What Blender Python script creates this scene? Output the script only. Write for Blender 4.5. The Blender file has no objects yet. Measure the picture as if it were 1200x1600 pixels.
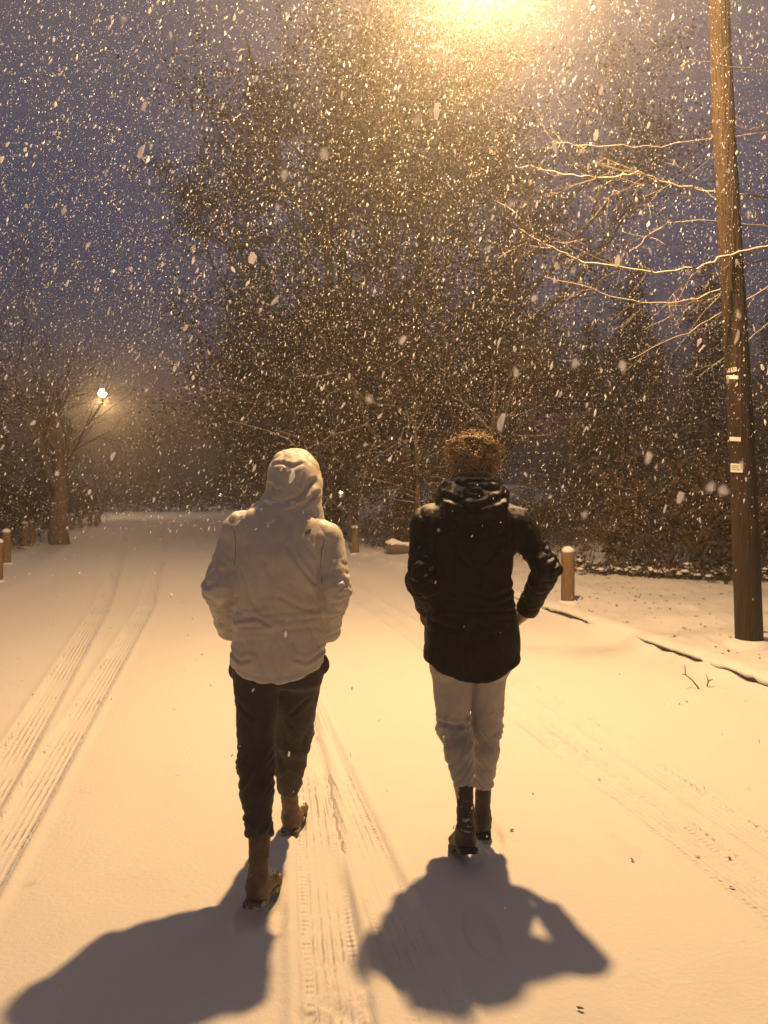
import bpy, math, random
import numpy as np
from mathutils import Vector, Matrix

R = math.radians
SC = bpy.context.scene
COL = SC.collection
CAMH, FPX, HY = 1.65, 1200.0, 760.0          # camera height, focal length and horizon of the 1200x1600 photograph

def at(px, py, Y):                           # a pixel at a known distance -> a point
    return Vector(((px - 600) * Y / FPX, Y, CAMH - (py - HY) * Y / FPX))

# ------------------------------------------------------------------ helpers
def mesh_np(name, V, F, smooth=True):
    V = np.asarray(V, dtype=np.float32)
    me = bpy.data.meshes.new(name)
    if isinstance(F, np.ndarray):
        n, k = F.shape
        me.vertices.add(len(V)); me.vertices.foreach_set('co', V.ravel())
        me.loops.add(n * k); me.loops.foreach_set('vertex_index', F.astype(np.int32).ravel())
        me.polygons.add(n)
        me.polygons.foreach_set('loop_start', np.arange(0, n * k, k, dtype=np.int32))
        me.polygons.foreach_set('loop_total', np.full(n, k, dtype=np.int32))
        me.update(calc_edges=True); me.validate()
    else:
        me.from_pydata([tuple(map(float, v)) for v in V], [], F); me.update()
    me.polygons.foreach_set('use_smooth', np.full(len(me.polygons), smooth, dtype=bool))
    return me

def link(name, me, mat=None, parent=None, loc=None):
    o = bpy.data.objects.new(name, me); COL.objects.link(o)
    if mat is not None and me is not None:
        me.materials.clear(); me.materials.append(mat)
    if parent is not None: o.parent = parent
    if loc is not None: o.location = loc
    return o

def tag(o, label=None, cat=None, group=None, kind=None):
    if label: o['label'] = label
    if cat: o['category'] = cat
    if group: o['group'] = group
    if kind: o['kind'] = kind
    return o

def thing(name, label, cat, loc=(0, 0, 0), group=None, rz=0):
    o = bpy.data.objects.new(name, None); COL.objects.link(o)
    o.location = loc; o.rotation_euler = (0, 0, rz); o.empty_display_size = .1
    return tag(o, label, cat, group)

def copy_tree(o, parent=None):
    c = o.copy(); COL.objects.link(c)
    if parent is not None: c.parent = parent
    for ch in list(o.children): copy_tree(ch, c)
    return c

class MB:
    """collects tubes, boxes and lathes into one mesh"""
    def __init__(s): s.v = []; s.f = []
    def add(s, V, F):
        b = len(s.v); s.v.extend(V); s.f.extend([tuple(i + b for i in f) for f in F])
    def tube(s, pts, rad, n=6, cap=True):
        pts = [Vector(p) for p in pts]
        V = []; F = []; prev = None
        for i, p in enumerate(pts):
            t = (pts[min(i + 1, len(pts) - 1)] - pts[max(i - 1, 0)])
            if t.length < 1e-9: t = Vector((0, 0, 1))
            t.normalize()
            if prev is None:
                a = Vector((1, 0, 0)) if abs(t.x) < .8 else Vector((0, 1, 0))
                u = t.cross(a).normalized()
            else:
                u = (prev - t * prev.dot(t))
                u = u.normalized() if u.length > 1e-6 else t.orthogonal().normalized()
            prev = u; w = t.cross(u)
            r = rad[i] if isinstance(rad, (list, tuple)) else rad
            for k in range(n):
                a = 2 * math.pi * k / n
                V.append(p + (u * math.cos(a) + w * math.sin(a)) * r)
        for i in range(len(pts) - 1):
            for k in range(n):
                F.append((i * n + k, i * n + (k + 1) % n, (i + 1) * n + (k + 1) % n, (i + 1) * n + k))
        if cap and n > 2:
            F.append(tuple(range(n - 1, -1, -1))); F.append(tuple((len(pts) - 1) * n + k for k in range(n)))
        s.add(V, F)
    def box(s, c, d, rot=None):
        V = [Vector((sx * d[0] / 2, sy * d[1] / 2, sz * d[2] / 2)) for sx in (-1, 1) for sy in (-1, 1) for sz in (-1, 1)]
        if rot is not None: V = [rot @ v for v in V]
        V = [v + Vector(c) for v in V]
        s.add(V, [(0, 1, 3, 2), (4, 6, 7, 5), (0, 4, 5, 1), (2, 3, 7, 6), (0, 2, 6, 4), (1, 5, 7, 3)])
    def lathe(s, prof, n=20, c=(0, 0, 0), wob=0, seed=0):
        rng = random.Random(seed); ph = [rng.uniform(0, 6.28) for _ in range(3)]
        V = []; F = []
        for (r, z) in prof:
            for k in range(n):
                a = 2 * math.pi * k / n
                q = r * (1 + wob * (math.sin(2 * a + ph[0] + z * 3) + .6 * math.sin(3 * a + ph[1] - z * 5)))
                V.append((c[0] + q * math.cos(a), c[1] + q * math.sin(a), c[2] + z))
        for i in range(len(prof) - 1):
            for k in range(n):
                F.append((i * n + k, i * n + (k + 1) % n, (i + 1) * n + (k + 1) % n, (i + 1) * n + k))
        F.append(tuple(range(n - 1, -1, -1))); F.append(tuple((len(prof) - 1) * n + k for k in range(n)))
        s.add(V, F)
    def mesh(s, name, smooth=True):
        me = bpy.data.meshes.new(name); me.from_pydata([tuple(v) for v in s.v], [], s.f); me.update()
        me.polygons.foreach_set('use_smooth', np.full(len(me.polygons), smooth, dtype=bool))
        return me
    def build(s, name, mat, parent=None, smooth=True, loc=None):
        return link(name, s.mesh(name, smooth), mat, parent, loc)

_rg = np.random.default_rng(5)
_perm = np.concatenate([_rg.permutation(256)] * 2)
_grad = _rg.normal(size=(256, 3)); _grad /= np.linalg.norm(_grad, axis=1)[:, None]
def pn(P):
    """gradient noise, about -1..1"""
    P = np.asarray(P, dtype=np.float64)
    I = np.floor(P).astype(np.int64); f = P - I; u = f * f * f * (f * (f * 6 - 15) + 10)
    out = 0
    for dx in (0, 1):
        for dy in (0, 1):
            for dz in (0, 1):
                h = _perm[(_perm[(_perm[(I[:, 0] + dx) & 255] + I[:, 1] + dy) & 255] + I[:, 2] + dz) & 255]
                g = _grad[h]
                d = g[:, 0] * (f[:, 0] - dx) + g[:, 1] * (f[:, 1] - dy) + g[:, 2] * (f[:, 2] - dz)
                w = (u[:, 0] if dx else 1 - u[:, 0]) * (u[:, 1] if dy else 1 - u[:, 1]) * (u[:, 2] if dz else 1 - u[:, 2])
                out = out + w * d
    return out * 1.5
def sst(x, a, b):
    t = np.clip((x - a) / (b - a), 0, 1); return t * t * (3 - 2 * t)

# ------------------------------------------------------------------ materials
def mat(name, col, rough=.8, noise=None, bump=None, spec=.3, sheen=0, metal=0, emis=None):
    """noise: (scale, other colour, lo, hi[, stretch]); bump: list of (scale, strength, distance)"""
    m = bpy.data.materials.new(name); m.use_nodes = True
    nt = m.node_tree; N = nt.nodes; L = nt.links; b = N['Principled BSDF']
    b.inputs['Base Color'].default_value = (*col, 1); b.inputs['Roughness'].default_value = rough
    b.inputs['Specular IOR Level'].default_value = spec; b.inputs['Metallic'].default_value = metal
    if sheen: b.inputs['Sheen Weight'].default_value = sheen
    tc = N.new('ShaderNodeTexCoord')
    if noise:
        mp = N.new('ShaderNodeMapping'); L.new(tc.outputs['Object'], mp.inputs[0])
        if len(noise) > 4: mp.inputs['Scale'].default_value = noise[4]
        t = N.new('ShaderNodeTexNoise'); t.inputs['Scale'].default_value = noise[0]; t.inputs['Detail'].default_value = 6
        t.inputs['Roughness'].default_value = .65; L.new(mp.outputs[0], t.inputs['Vector'])
        r = N.new('ShaderNodeValToRGB'); r.color_ramp.elements[0].position = noise[2]; r.color_ramp.elements[1].position = noise[3]
        r.color_ramp.elements[0].color = (*col, 1); r.color_ramp.elements[1].color = (*noise[1], 1)
        L.new(t.outputs[0], r.inputs[0]); L.new(r.outputs[0], b.inputs['Base Color'])
    prev = None
    for (s, st, dist) in (bump or []):
        t = N.new('ShaderNodeTexNoise'); t.inputs['Scale'].default_value = s; t.inputs['Detail'].default_value = 4
        L.new(mp.outputs[0] if noise and len(noise) > 4 else tc.outputs['Object'], t.inputs['Vector'])
        bp = N.new('ShaderNodeBump'); bp.inputs['Strength'].default_value = st; bp.inputs['Distance'].default_value = dist
        L.new(t.outputs[0], bp.inputs['Height'])
        if prev: L.new(prev.outputs[0], bp.inputs['Normal'])
        prev = bp
    if prev: L.new(prev.outputs[0], b.inputs['Normal'])
    if emis:
        b.inputs['Emission Color'].default_value = (*emis[0], 1); b.inputs['Emission Strength'].default_value = emis[1]
    return m

SNOW = (.62, .62, .64)
M = {}
M['snow'] = mat('snow', SNOW, .75, bump=[(60, .35, .01), (14, .3, .02)], spec=.2)
M['flake'] = mat('snowflake', (.93, .93, .95), .25, spec=.9)
_nt = M['flake'].node_tree; _b = _nt.nodes['Principled BSDF']
_t = _nt.nodes.new('ShaderNodeBsdfTranslucent'); _t.inputs[0].default_value = (.92, .92, .95, 1)
_x = _nt.nodes.new('ShaderNodeMixShader'); _x.inputs[0].default_value = .5       # ice crystals let half of the light through
_nt.links.new(_b.outputs[0], _x.inputs[1]); _nt.links.new(_t.outputs[0], _x.inputs[2]); _nt.links.new(_x.outputs[0], _nt.nodes['Material Output'].inputs[0])
M['jacket_light'] = mat('pale_shell_fabric', (.50, .45, .38), .62, noise=(7, (.42, .375, .315), .35, .75), bump=[(45, .22, .01), (600, .12, .001)], sheen=.2)
M['jacket_dark'] = mat('black_shell_fabric', (.005, .0045, .0045), .6, noise=(9, (.009, .008, .007), .4, .7), bump=[(40, .25, .01), (500, .15, .001)], spec=.15)
M['trouser_dark'] = mat('dark_trouser_cloth', (.030, .024, .022), .85, noise=(12, (.045, .035, .032), .4, .7), bump=[(35, .25, .01), (700, .2, .001)], sheen=.1)
M['trouser_grey'] = mat('grey_fleece_cloth', (.34, .31, .285), .9, noise=(14, (.27, .25, .23), .4, .7), bump=[(35, .25, .01), (700, .25, .001)], sheen=.3)
def dust(m, lo, hi, amt, sc=35):
    nt = m.node_tree; N = nt.nodes; L = nt.links; b = N['Principled BSDF']; src = b.inputs['Base Color'].links[0].from_socket
    g = N.new('ShaderNodeNewGeometry'); s = N.new('ShaderNodeSeparateXYZ'); L.new(g.outputs['Normal'], s.inputs[0])
    t = N.new('ShaderNodeTexNoise'); t.inputs['Scale'].default_value = sc; t.inputs['Detail'].default_value = 5
    tc = N.new('ShaderNodeTexCoord'); L.new(tc.outputs['Object'], t.inputs['Vector'])
    a = N.new('ShaderNodeMath'); a.operation = 'MULTIPLY_ADD'; L.new(t.outputs[0], a.inputs[0]); a.inputs[1].default_value = .8; L.new(s.outputs['Z'], a.inputs[2])
    r = N.new('ShaderNodeMapRange'); r.interpolation_type = 'SMOOTHSTEP'; r.inputs[1].default_value = lo + .4; r.inputs[2].default_value = hi + .4; r.inputs[4].default_value = amt
    L.new(a.outputs[0], r.inputs[0])
    x = N.new('ShaderNodeMixRGB'); L.new(r.outputs[0], x.inputs[0]); L.new(src, x.inputs[1]); x.inputs[2].default_value = (.82, .82, .84, 1)
    L.new(x.outputs[0], b.inputs['Base Color'])
dust(M['jacket_light'], .70, .95, .9); dust(M['jacket_dark'], .62, .9, .30)
M['boot_tan'] = mat('tan_boot_leather', (.155, .095, .048), .6, noise=(22, (.08, .048, .026), .35, .7), bump=[(60, .25, .004)])
M['boot_dark'] = mat('dark_boot_leather', (.030, .019, .013), .6, noise=(22, (.05, .032, .02), .35, .7), bump=[(60, .25, .004)])
M['sole'] = mat('snow_packed_rubber', (.10, .085, .07), .8, noise=(30, (.45, .44, .43), .52, .62), bump=[(80, .4, .004)])
M['sole_dark'] = mat('black_rubber', (.02, .017, .015), .8, noise=(30, (.3, .29, .28), .60, .68), bump=[(80, .4, .004)])
M['skin'] = mat('skin', (.50, .31, .21), .55, noise=(30, (.45, .26, .18), .4, .7))
M['eye'] = mat('eye_white', (.7, .68, .65), .25)
M['hair'] = mat('curly_brown_hair', (.05, .029, .014), .5, noise=(50, (.08, .047, .022), .4, .7), spec=.4)
M['curl'] = mat('hair_strands', (.40, .27, .13), .45, spec=.5)
_nt = M['curl'].node_tree; _t = _nt.nodes.new('ShaderNodeBsdfTranslucent'); _t.inputs[0].default_value = (.56, .41, .23, 1)
_x = _nt.nodes.new('ShaderNodeMixShader'); _x.inputs[0].default_value = .20
_nt.links.new(_nt.nodes['Principled BSDF'].outputs[0], _x.inputs[1]); _nt.links.new(_t.outputs[0], _x.inputs[2]); _nt.links.new(_x.outputs[0], _nt.nodes['Material Output'].inputs[0])
M['seam'] = mat('seam_cord', (.26, .225, .18), .8)
M['emblem'] = mat('dark_embroidery', (.02, .02, .02), .7)
M['pole'] = mat('weathered_creosote_wood', (.015, .009, .0055), .85, noise=(9, (.046, .029, .018), .42, .68, (6, 6, .35)), bump=[(9, 1.0, .03), (3, .6, .03)])
M['post'] = mat('bollard_wood', (.17, .11, .052), .85, noise=(9, (.10, .062, .029), .42, .66, (6, 6, .5)), bump=[(9, .8, .015)])
M['metal'] = mat('galvanised_metal', (.35, .35, .35), .45, metal=.9)
M['plate'] = mat('aluminium_plate', (.62, .60, .57), .55, noise=(40, (.5, .47, .43), .45, .7))
M['plate_dark'] = mat('dark_number_plate', (.04, .035, .03), .6)
M['print'] = mat('grey_print', (.16, .15, .15), .7)
M['dark_metal'] = mat('dark_painted_metal', (.03, .03, .03), .6)
dust(M['boot_tan'], .66, .9, .85, 70); dust(M['boot_dark'], .66, .9, .7, 70)
M['stone'] = mat('kerb_stone', (.085, .075, .05), .9, noise=(18, (.14, .12, .09), .4, .7), bump=[(50, .5, .01)])
M['bark'] = mat('brown_bark', (.085, .062, .046), .9, noise=(10, (.15, .115, .085), .42, .7, (4, 4, 1)), bump=[(25, .6, .02)])
M['bark_pale'] = mat('pale_twig_bark', (.15, .115, .085), .85, noise=(12, (.25, .22, .19), .5, .68), bump=[(40, .5, .01)])
dust(M['bark'], .50, .8, .75, 12); dust(M['bark_pale'], .45, .75, .5, 20)
M['leaf'] = mat('brown_winter_leaf', (.042, .028, .012), .8, noise=(.9, (.022, .017, .008), .38, .66))
M['needle'] = mat('dark_conifer_needle', (.028, .028, .018), .8, noise=(1.1, (.05, .037, .02), .42, .68))
M['bushleaf'] = mat('russet_shrub_leaf', (.050, .030, .016), .8, noise=(3, (.026, .020, .012), .4, .65))
M['deadleaf'] = mat('dead_leaf', (.07, .045, .025), .9)

# ------------------------------------------------------------------ ground
KERB = np.array([(5.6, -4), (4.75, 0), (4.0, 2.7), (3.09, 6.19), (2.42, 8.8), (2.2, 9.8), (1.25, 13), (-.25, 17.5), (-1.7, 21.5), (-5, 32), (-9, 46), (-15, 62), (-30, 96)])
LEFT = np.array([(-3.4, -6), (-4.6, 3), (-6.6, 12), (-7.6, 16), (-9.6, 21.5), (-12, 29), (-14.5, 36), (-18, 46), (-25, 62), (-42, 96)])
def polyd(P, L):
    """signed side distance (right of the line positive when it runs away from us) and arc length"""
    best = np.full(len(P), 1e9); sd = np.zeros(len(P)); al = np.zeros(len(P)); acc = 0
    for i in range(len(L) - 1):
        a, b = L[i], L[i + 1]; ab = b - a; ln = math.hypot(*ab)
        t = np.clip(((P - a) @ ab) / (ln * ln), 0, 1)
        q = P - a - t[:, None] * ab
        d = np.hypot(q[:, 0], q[:, 1]); s = np.sign(ab[1] * (P[:, 0] - a[0]) - ab[0] * (P[:, 1] - a[1]))
        m = d < best
        best[m] = d[m]; sd[m] = (d * s)[m]; al[m] = (acc + t * ln)[m]; acc += ln
    return sd, al
TRACKS = [   # centre line, half width, strength
    ([(-1.1, .5), (-1.52, 2), (-2.15, 4.3), (-3.825, 10.42), (-5.26, 15.1), (-7.1, 21), (-8.7, 26), (-11, 34), (-15, 48)], .095, .9),
    ([(-1.1, .5), (-1.42, 2), (-1.74, 3.5), (-3.22, 10.42), (-4.46, 15.1), (-6.2, 22), (-7.4, 26), (-9.6, 34), (-13.5, 48)], .095, .9),
    ([(.1, .5), (-.09, 2), (-.20, 2.79), (-.40, 4.3), (-.85, 7), (-2.2, 12), (-4, 18), (-7, 28)], .11, 1.0),
    ([(.6, .5), (.24, 2.1), (-.04, 3.3), (-.26, 4.3), (-.70, 6.3), (-2.0, 11.5), (-3.7, 17.5)], .10, .75),
    ([(2.1, .5), (1.56, 2.9), (.96, 5.6), (.1, 9.4), (-1.1, 14)], .11, .9),
    ([(2.35, .5), (1.80, 3.3), (1.33, 5.6), (.5, 9.4), (-.7, 14)], .09, .65),
]
TRACKS = [(np.array(a), w, s) for a, w, s in TRACKS]
rngd = random.Random(12)
DENTS = [(.50 + rngd.gauss(0, .05), 3.50 + rngd.gauss(0, .12), .03, -.008) for _ in range(10)] + \
        [(-.17 + rngd.gauss(0, .04), 2.42 + rngd.gauss(0, .05), .022, rngd.choice((-.020, .016))) for _ in range(22)] + \
        [(-.42 + rngd.gauss(0, .03), 2.88 + rngd.gauss(0, .05), .025, rngd.choice((-.01, .006))) for _ in range(10)] + \
        [(rngd.uniform(-.3, .3), rngd.uniform(2.2, 4), .012, rngd.choice((-.006, .008))) for _ in range(60)]
def ground(P, attrs=False):
    P = np.asarray(P, dtype=np.float64).reshape(-1, 2)
    k, ks = polyd(P, KERB); l, _ = polyd(P, LEFT)
    P3 = np.column_stack([P, np.zeros(len(P))])
    z = np.zeros(len(P))
    verge = sst(k, .06, .22)
    z += .095 * verge + .02 * sst(k, .3, 3)
    z += 1.25 * sst(k, 6.5, 15) * sst(P[:, 1], 9, 20) + .5 * sst(k, 14, 40)
    lv = sst(-l, .1, 2.0)
    z += .12 * lv + .8 * sst(-l, 6, 25)
    soft = np.maximum(verge, lv)
    z += pn(P3 * .9 + 3.1) * (.006 + .035 * soft) + pn(P3 * 3.1) * (.002 + .026 * soft) + pn(P3 * 9 + 7) * (.0009 + .012 * soft)
    # snow drifted against the kerb
    dr = np.clip(.55 + 1.1 * pn(np.column_stack([ks * 1.3, ks * 0 + .5, ks * 0])) + .5 * pn(np.column_stack([ks * 6, ks * 0 + 4.5, ks * 0])), 0, 1)
    z += (.022 + .075 * dr ** 2) * np.exp(-(np.minimum(k, 0) / .11) ** 2) * (k < .10) * (1 - verge)
    # crown of the far road, faint wind ridges along the road
    z += .010 * pn(np.column_stack([(P[:, 0] + .22 * P[:, 1]) * 2.2, P[:, 1] * .10, P[:, 0] * 0])) * (1 - soft)
    tu = np.zeros(len(P)); tm = np.zeros(len(P)); tv = np.zeros(len(P))
    for L, w, s in TRACKS:
        d, a = polyd(P, L)
        q = np.abs(d)
        z += s * (-.014 * (1 - sst(q, w * .85, w * 1.12)) + .014 * np.exp(-((q - w * 1.25) / .028) ** 2))
        m = q < w * 1.25
        use = m & (s * (1 - sst(q, w * .8, w * 1.2)) > tm)
        tu[use] = d[use]; tv[use] = a[use]; tm[use] = (s * (1 - sst(q, w * .8, w * 1.15)))[use]
    for (x, y, yaw) in ((.36, 2.83, .1), (.50, 3.60, -.05), (-.49, 2.99, -.25), (-.44, 3.75, -.1), (.385, 3.50, .1)):
        qx = (P[:, 0] - x) * math.cos(yaw) + (P[:, 1] - y) * math.sin(yaw); qy = -(P[:, 0] - x) * math.sin(yaw) + (P[:, 1] - y) * math.cos(yaw)
        e = np.hypot(qx / .062, qy / .155)
        z += -.016 * (1 - sst(e, .75, 1.05)) + .007 * np.exp(-((e - 1.18) / .14) ** 2)
    for (x, y, r, h) in DENTS:
        m = (np.abs(P[:, 0] - x) < r * 3) & (np.abs(P[:, 1] - y) < r * 3)
        if m.any(): z[m] += h * np.exp(-((P[m, 0] - x) ** 2 + (P[m, 1] - y) ** 2) / (r * r))
    return (z, tu, tv, tm) if attrs else z
def gz(x, y): return float(ground([(x, y)])[0])

def build_ground():
    th = np.concatenate([np.arange(-180, -34, 3.0), np.arange(-34, 34, .2), np.arange(34, 180, 3.0)])
    th = np.radians(th); n = len(th)
    r = [.35]
    while r[-1] < 92: r.append(r[-1] * (1.011 if r[-1] > 1.8 and r[-1] < 50 else 1.05))
    r = np.array(r); m = len(r)
    T, RR = np.meshgrid(th, r)
    P = np.column_stack([(RR * np.sin(T)).ravel(), (RR * np.cos(T)).ravel()])
    P = np.vstack([P, [(0, 0)]])
    z, tu, tv, tm = ground(P, True)
    V = np.column_stack([P, z])
    i, j = np.meshgrid(np.arange(m - 1), np.arange(n), indexing='ij')
    j2 = (j + 1) % n
    F = np.stack([i * n + j, i * n + j2, (i + 1) * n + j2, (i + 1) * n + j], -1).reshape(-1, 4)[:, ::-1]
    me = mesh_np('snowy_ground', V, np.ascontiguousarray(F))
    # close the small hole below the camera
    import bmesh
    bm = bmesh.new(); bm.from_mesh(me); bm.verts.ensure_lookup_table()
    c = bm.verts[m * n]
    for k in range(n): bm.faces.new((c, bm.verts[(k + 1) % n], bm.verts[k])).smooth = True
    bm.to_mesh(me); bm.free()
    for nm, a in (('track_side', tu), ('track_length', tv), ('track_mask', tm)):
        at_ = me.attributes.new(nm, 'FLOAT', 'POINT'); at_.data.foreach_set('value', a.astype(np.float32))
    g = mat('trodden_snow', (.60, .60, .62), .72, spec=.2)
    nt = g.node_tree; N = nt.nodes; L = nt.links; b = N['Principled BSDF']
    tc = N.new('ShaderNodeTexCoord')
    def math_(op, a, b_=None, c=None):
        q = N.new('ShaderNodeMath'); q.operation = op
        for i_, v in enumerate((a, b_, c)):
            if v is None: continue
            if isinstance(v, (int, float)): q.inputs[i_].default_value = v
            else: L.new(v, q.inputs[i_])
        return q.outputs[0]
    def attr(nm):
        q = N.new('ShaderNodeAttribute'); q.attribute_name = nm; return q.outputs['Fac']
    u, v, mk = attr('track_side'), attr('track_length'), attr('track_mask')
    def nz(scale, det=3):
        q = N.new('ShaderNodeTexNoise'); q.inputs['Scale'].default_value = scale; q.inputs['Detail'].default_value = det
        L.new(tc.outputs['Object'], q.inputs['Vector']); return q.outputs[0]
    wob = math_('MULTIPLY_ADD', nz(7), .012, u)
    ribs = math_('SINE', math_('MULTIPLY', wob, 2 * math.pi / .034))
    ribs = math_('SMOOTH_MIN', math_('MULTIPLY', ribs, 1.6), .75, .3)
    edge = math_('COMPARE', math_('ABSOLUTE', u), .082, .016)
    lug = math_('MULTIPLY', math_('SINE', math_('MULTIPLY', v, 2 * math.pi / .03)), edge)
    patch = math_('MULTIPLY', math_('MULTIPLY_ADD', nz(1.7), 5.0, -1.75), 1.1)
    patch = math_('MINIMUM', math_('MAXIMUM', patch, .08), 1.25)
    patch = math_('MULTIPLY', patch, math_('MINIMUM', math_('MAXIMUM', math_('MULTIPLY_ADD', nz(19), 4.0, -1.3), .15), 1.0))
    tread = math_('MULTIPLY', math_('MULTIPLY', math_('ADD', ribs, math_('MULTIPLY', lug, 1.0)), mk), patch)
    h = math_('ADD', math_('MULTIPLY', tread, .0032), math_('MULTIPLY', nz(45), .004))
    h = math_('ADD', h, math_('MULTIPLY', nz(220, 2), .0022))
    bp = N.new('ShaderNodeBump'); bp.inputs['Strength'].default_value = .9; bp.inputs['Distance'].default_value = 1.0
    L.new(h, bp.inputs['Height']); L.new(bp.outputs[0], b.inputs['Normal'])
    o = link('snowy_ground', me, g)
    tag(o, 'snow covered road and verge with tyre tracks', None, None, 'structure')
build_ground()

# kerb with its lip of snow
def along(L, s0, s1, step):
    seg = np.hypot(*np.diff(L, axis=0).T); cum = np.concatenate([[0], np.cumsum(seg)])
    s = np.arange(s0, s1, step)
    x = np.interp(s, cum, L[:, 0]); y = np.interp(s, cum, L[:, 1])
    k = np.ones(9) / 9
    return s, np.column_stack([x, y])
def build_kerb():
    s, C = along(KERB, 4.6, 16.2, .02)
    T = np.gradient(C, axis=0); T /= np.hypot(T[:, 0], T[:, 1])[:, None]
    Nn = np.column_stack([T[:, 1], -T[:, 0]])           # to the right, away from the road
    def strip(prof):                                    # prof(i) -> list of (d, z)
        V = []; n = 0
        for i in range(len(C)):
            pr = prof(i); n = len(pr)
            for d, z in pr: V.append((C[i, 0] + Nn[i, 0] * d, C[i, 1] + Nn[i, 1] * d, z))
        F = [(i * n + k, i * n + k + 1, (i + 1) * n + k + 1, (i + 1) * n + k) for i in range(len(C) - 1) for k in range(n - 1)]
        return V, F
    nz = pn(np.column_stack([s * 9, s * 0 + .3, s * 0])) * .5 + pn(np.column_stack([s * 2.2, s * 0 + 1.3, s * 0]))
    nf = pn(np.column_stack([s * 22, s * 0 + 9.3, s * 0]))
    joint = np.array([min(1, abs(((q + .2) % 1.8) - .9) / .012) for q in s])
    root = tag(bpy.data.objects.new('kerb', None), 'dark stone kerb showing under snow along the right road edge', 'kerb'); COL.objects.link(root)
    V, F = strip(lambda i: [(.012 + .03 * (1 - joint[i]) + .004 * nf[i], -.08), (.012 + .03 * (1 - joint[i]) + .004 * nf[i], .078), (.03, .088), (.22, .09)])
    me = bpy.data.meshes.new('kerb_stone'); me.from_pydata(V, [], F); me.update()
    link('kerb_stone', me, M['stone'], root)
    def cap(i):
        o = .012 + .020 * nz[i]; t = .018 + .008 * nf[i]; low = .074 - max(0, nz[i]) * .06
        return [(.03, low + .006), (-o, low), (-o - .016, low + .012 + t * .3), (-o, .088 + t * .7), (.05, .1 + t), (.14, .108 + t * .7), (.26, .100 + t * .2), (.36, .07)]
    V, F = strip(cap)
    me = bpy.data.meshes.new('snow_lip'); me.from_pydata(V, [], F); me.update()
    me.polygons.foreach_set('use_smooth', np.ones(len(me.polygons), dtype=bool))
    link('snow_lip', me, M['snow'], root)
build_kerb()

# ------------------------------------------------------------------ implicit surfaces for people
def smin(a, b, k):
    h = np.clip(.5 + .5 * (b - a) / k, 0, 1); return b * (1 - h) + a * h - k * h * (1 - h)
def smax(a, b, k): return -smin(-a, -b, k)
def cone(P, a, b, ra, rb):
    a = np.array(a, float); b = np.array(b, float); ab = b - a
    t = np.clip(((P - a) @ ab) / (ab @ ab), 0, 1)
    return np.linalg.norm(P - a - t[:, None] * ab, axis=1) - (ra + (rb - ra) * t)
def chain(P, pts, k=.02):
    """pts: list of (x,y,z,r)"""
    d = None
    for p, q in zip(pts[:-1], pts[1:]):
        c = cone(P, p[:3], q[:3], p[3], q[3]); d = c if d is None else smin(d, c, k)
    return d
def ell(P, c, r, rot=None):
    q = P - np.array(c, float)
    if rot is not None: q = q @ np.array(rot)
    r = np.array(r, float)
    k0 = np.linalg.norm(q / r, axis=1); k1 = np.linalg.norm(q / (r * r), axis=1) + 1e-9
    return k0 * (k0 - 1) / k1
def loft(P, rows, e=2.5):
    """rows: (z, cx, cy, ax, ay) from the bottom up"""
    A = np.array(rows, float); z = P[:, 2]
    cx, cy, ax, ay = (np.interp(z, A[:, 0], A[:, i]) for i in (1, 2, 3, 4))
    x = np.abs((P[:, 0] - cx) / ax); y = np.abs((P[:, 1] - cy) / ay)
    k = (x ** e + y ** e) ** (1 / e)
    return (k - 1) * np.minimum(ax, ay)
def rotz(a): c, s = math.cos(a), math.sin(a); return np.array([[c, -s, 0], [s, c, 0], [0, 0, 1]])

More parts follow.
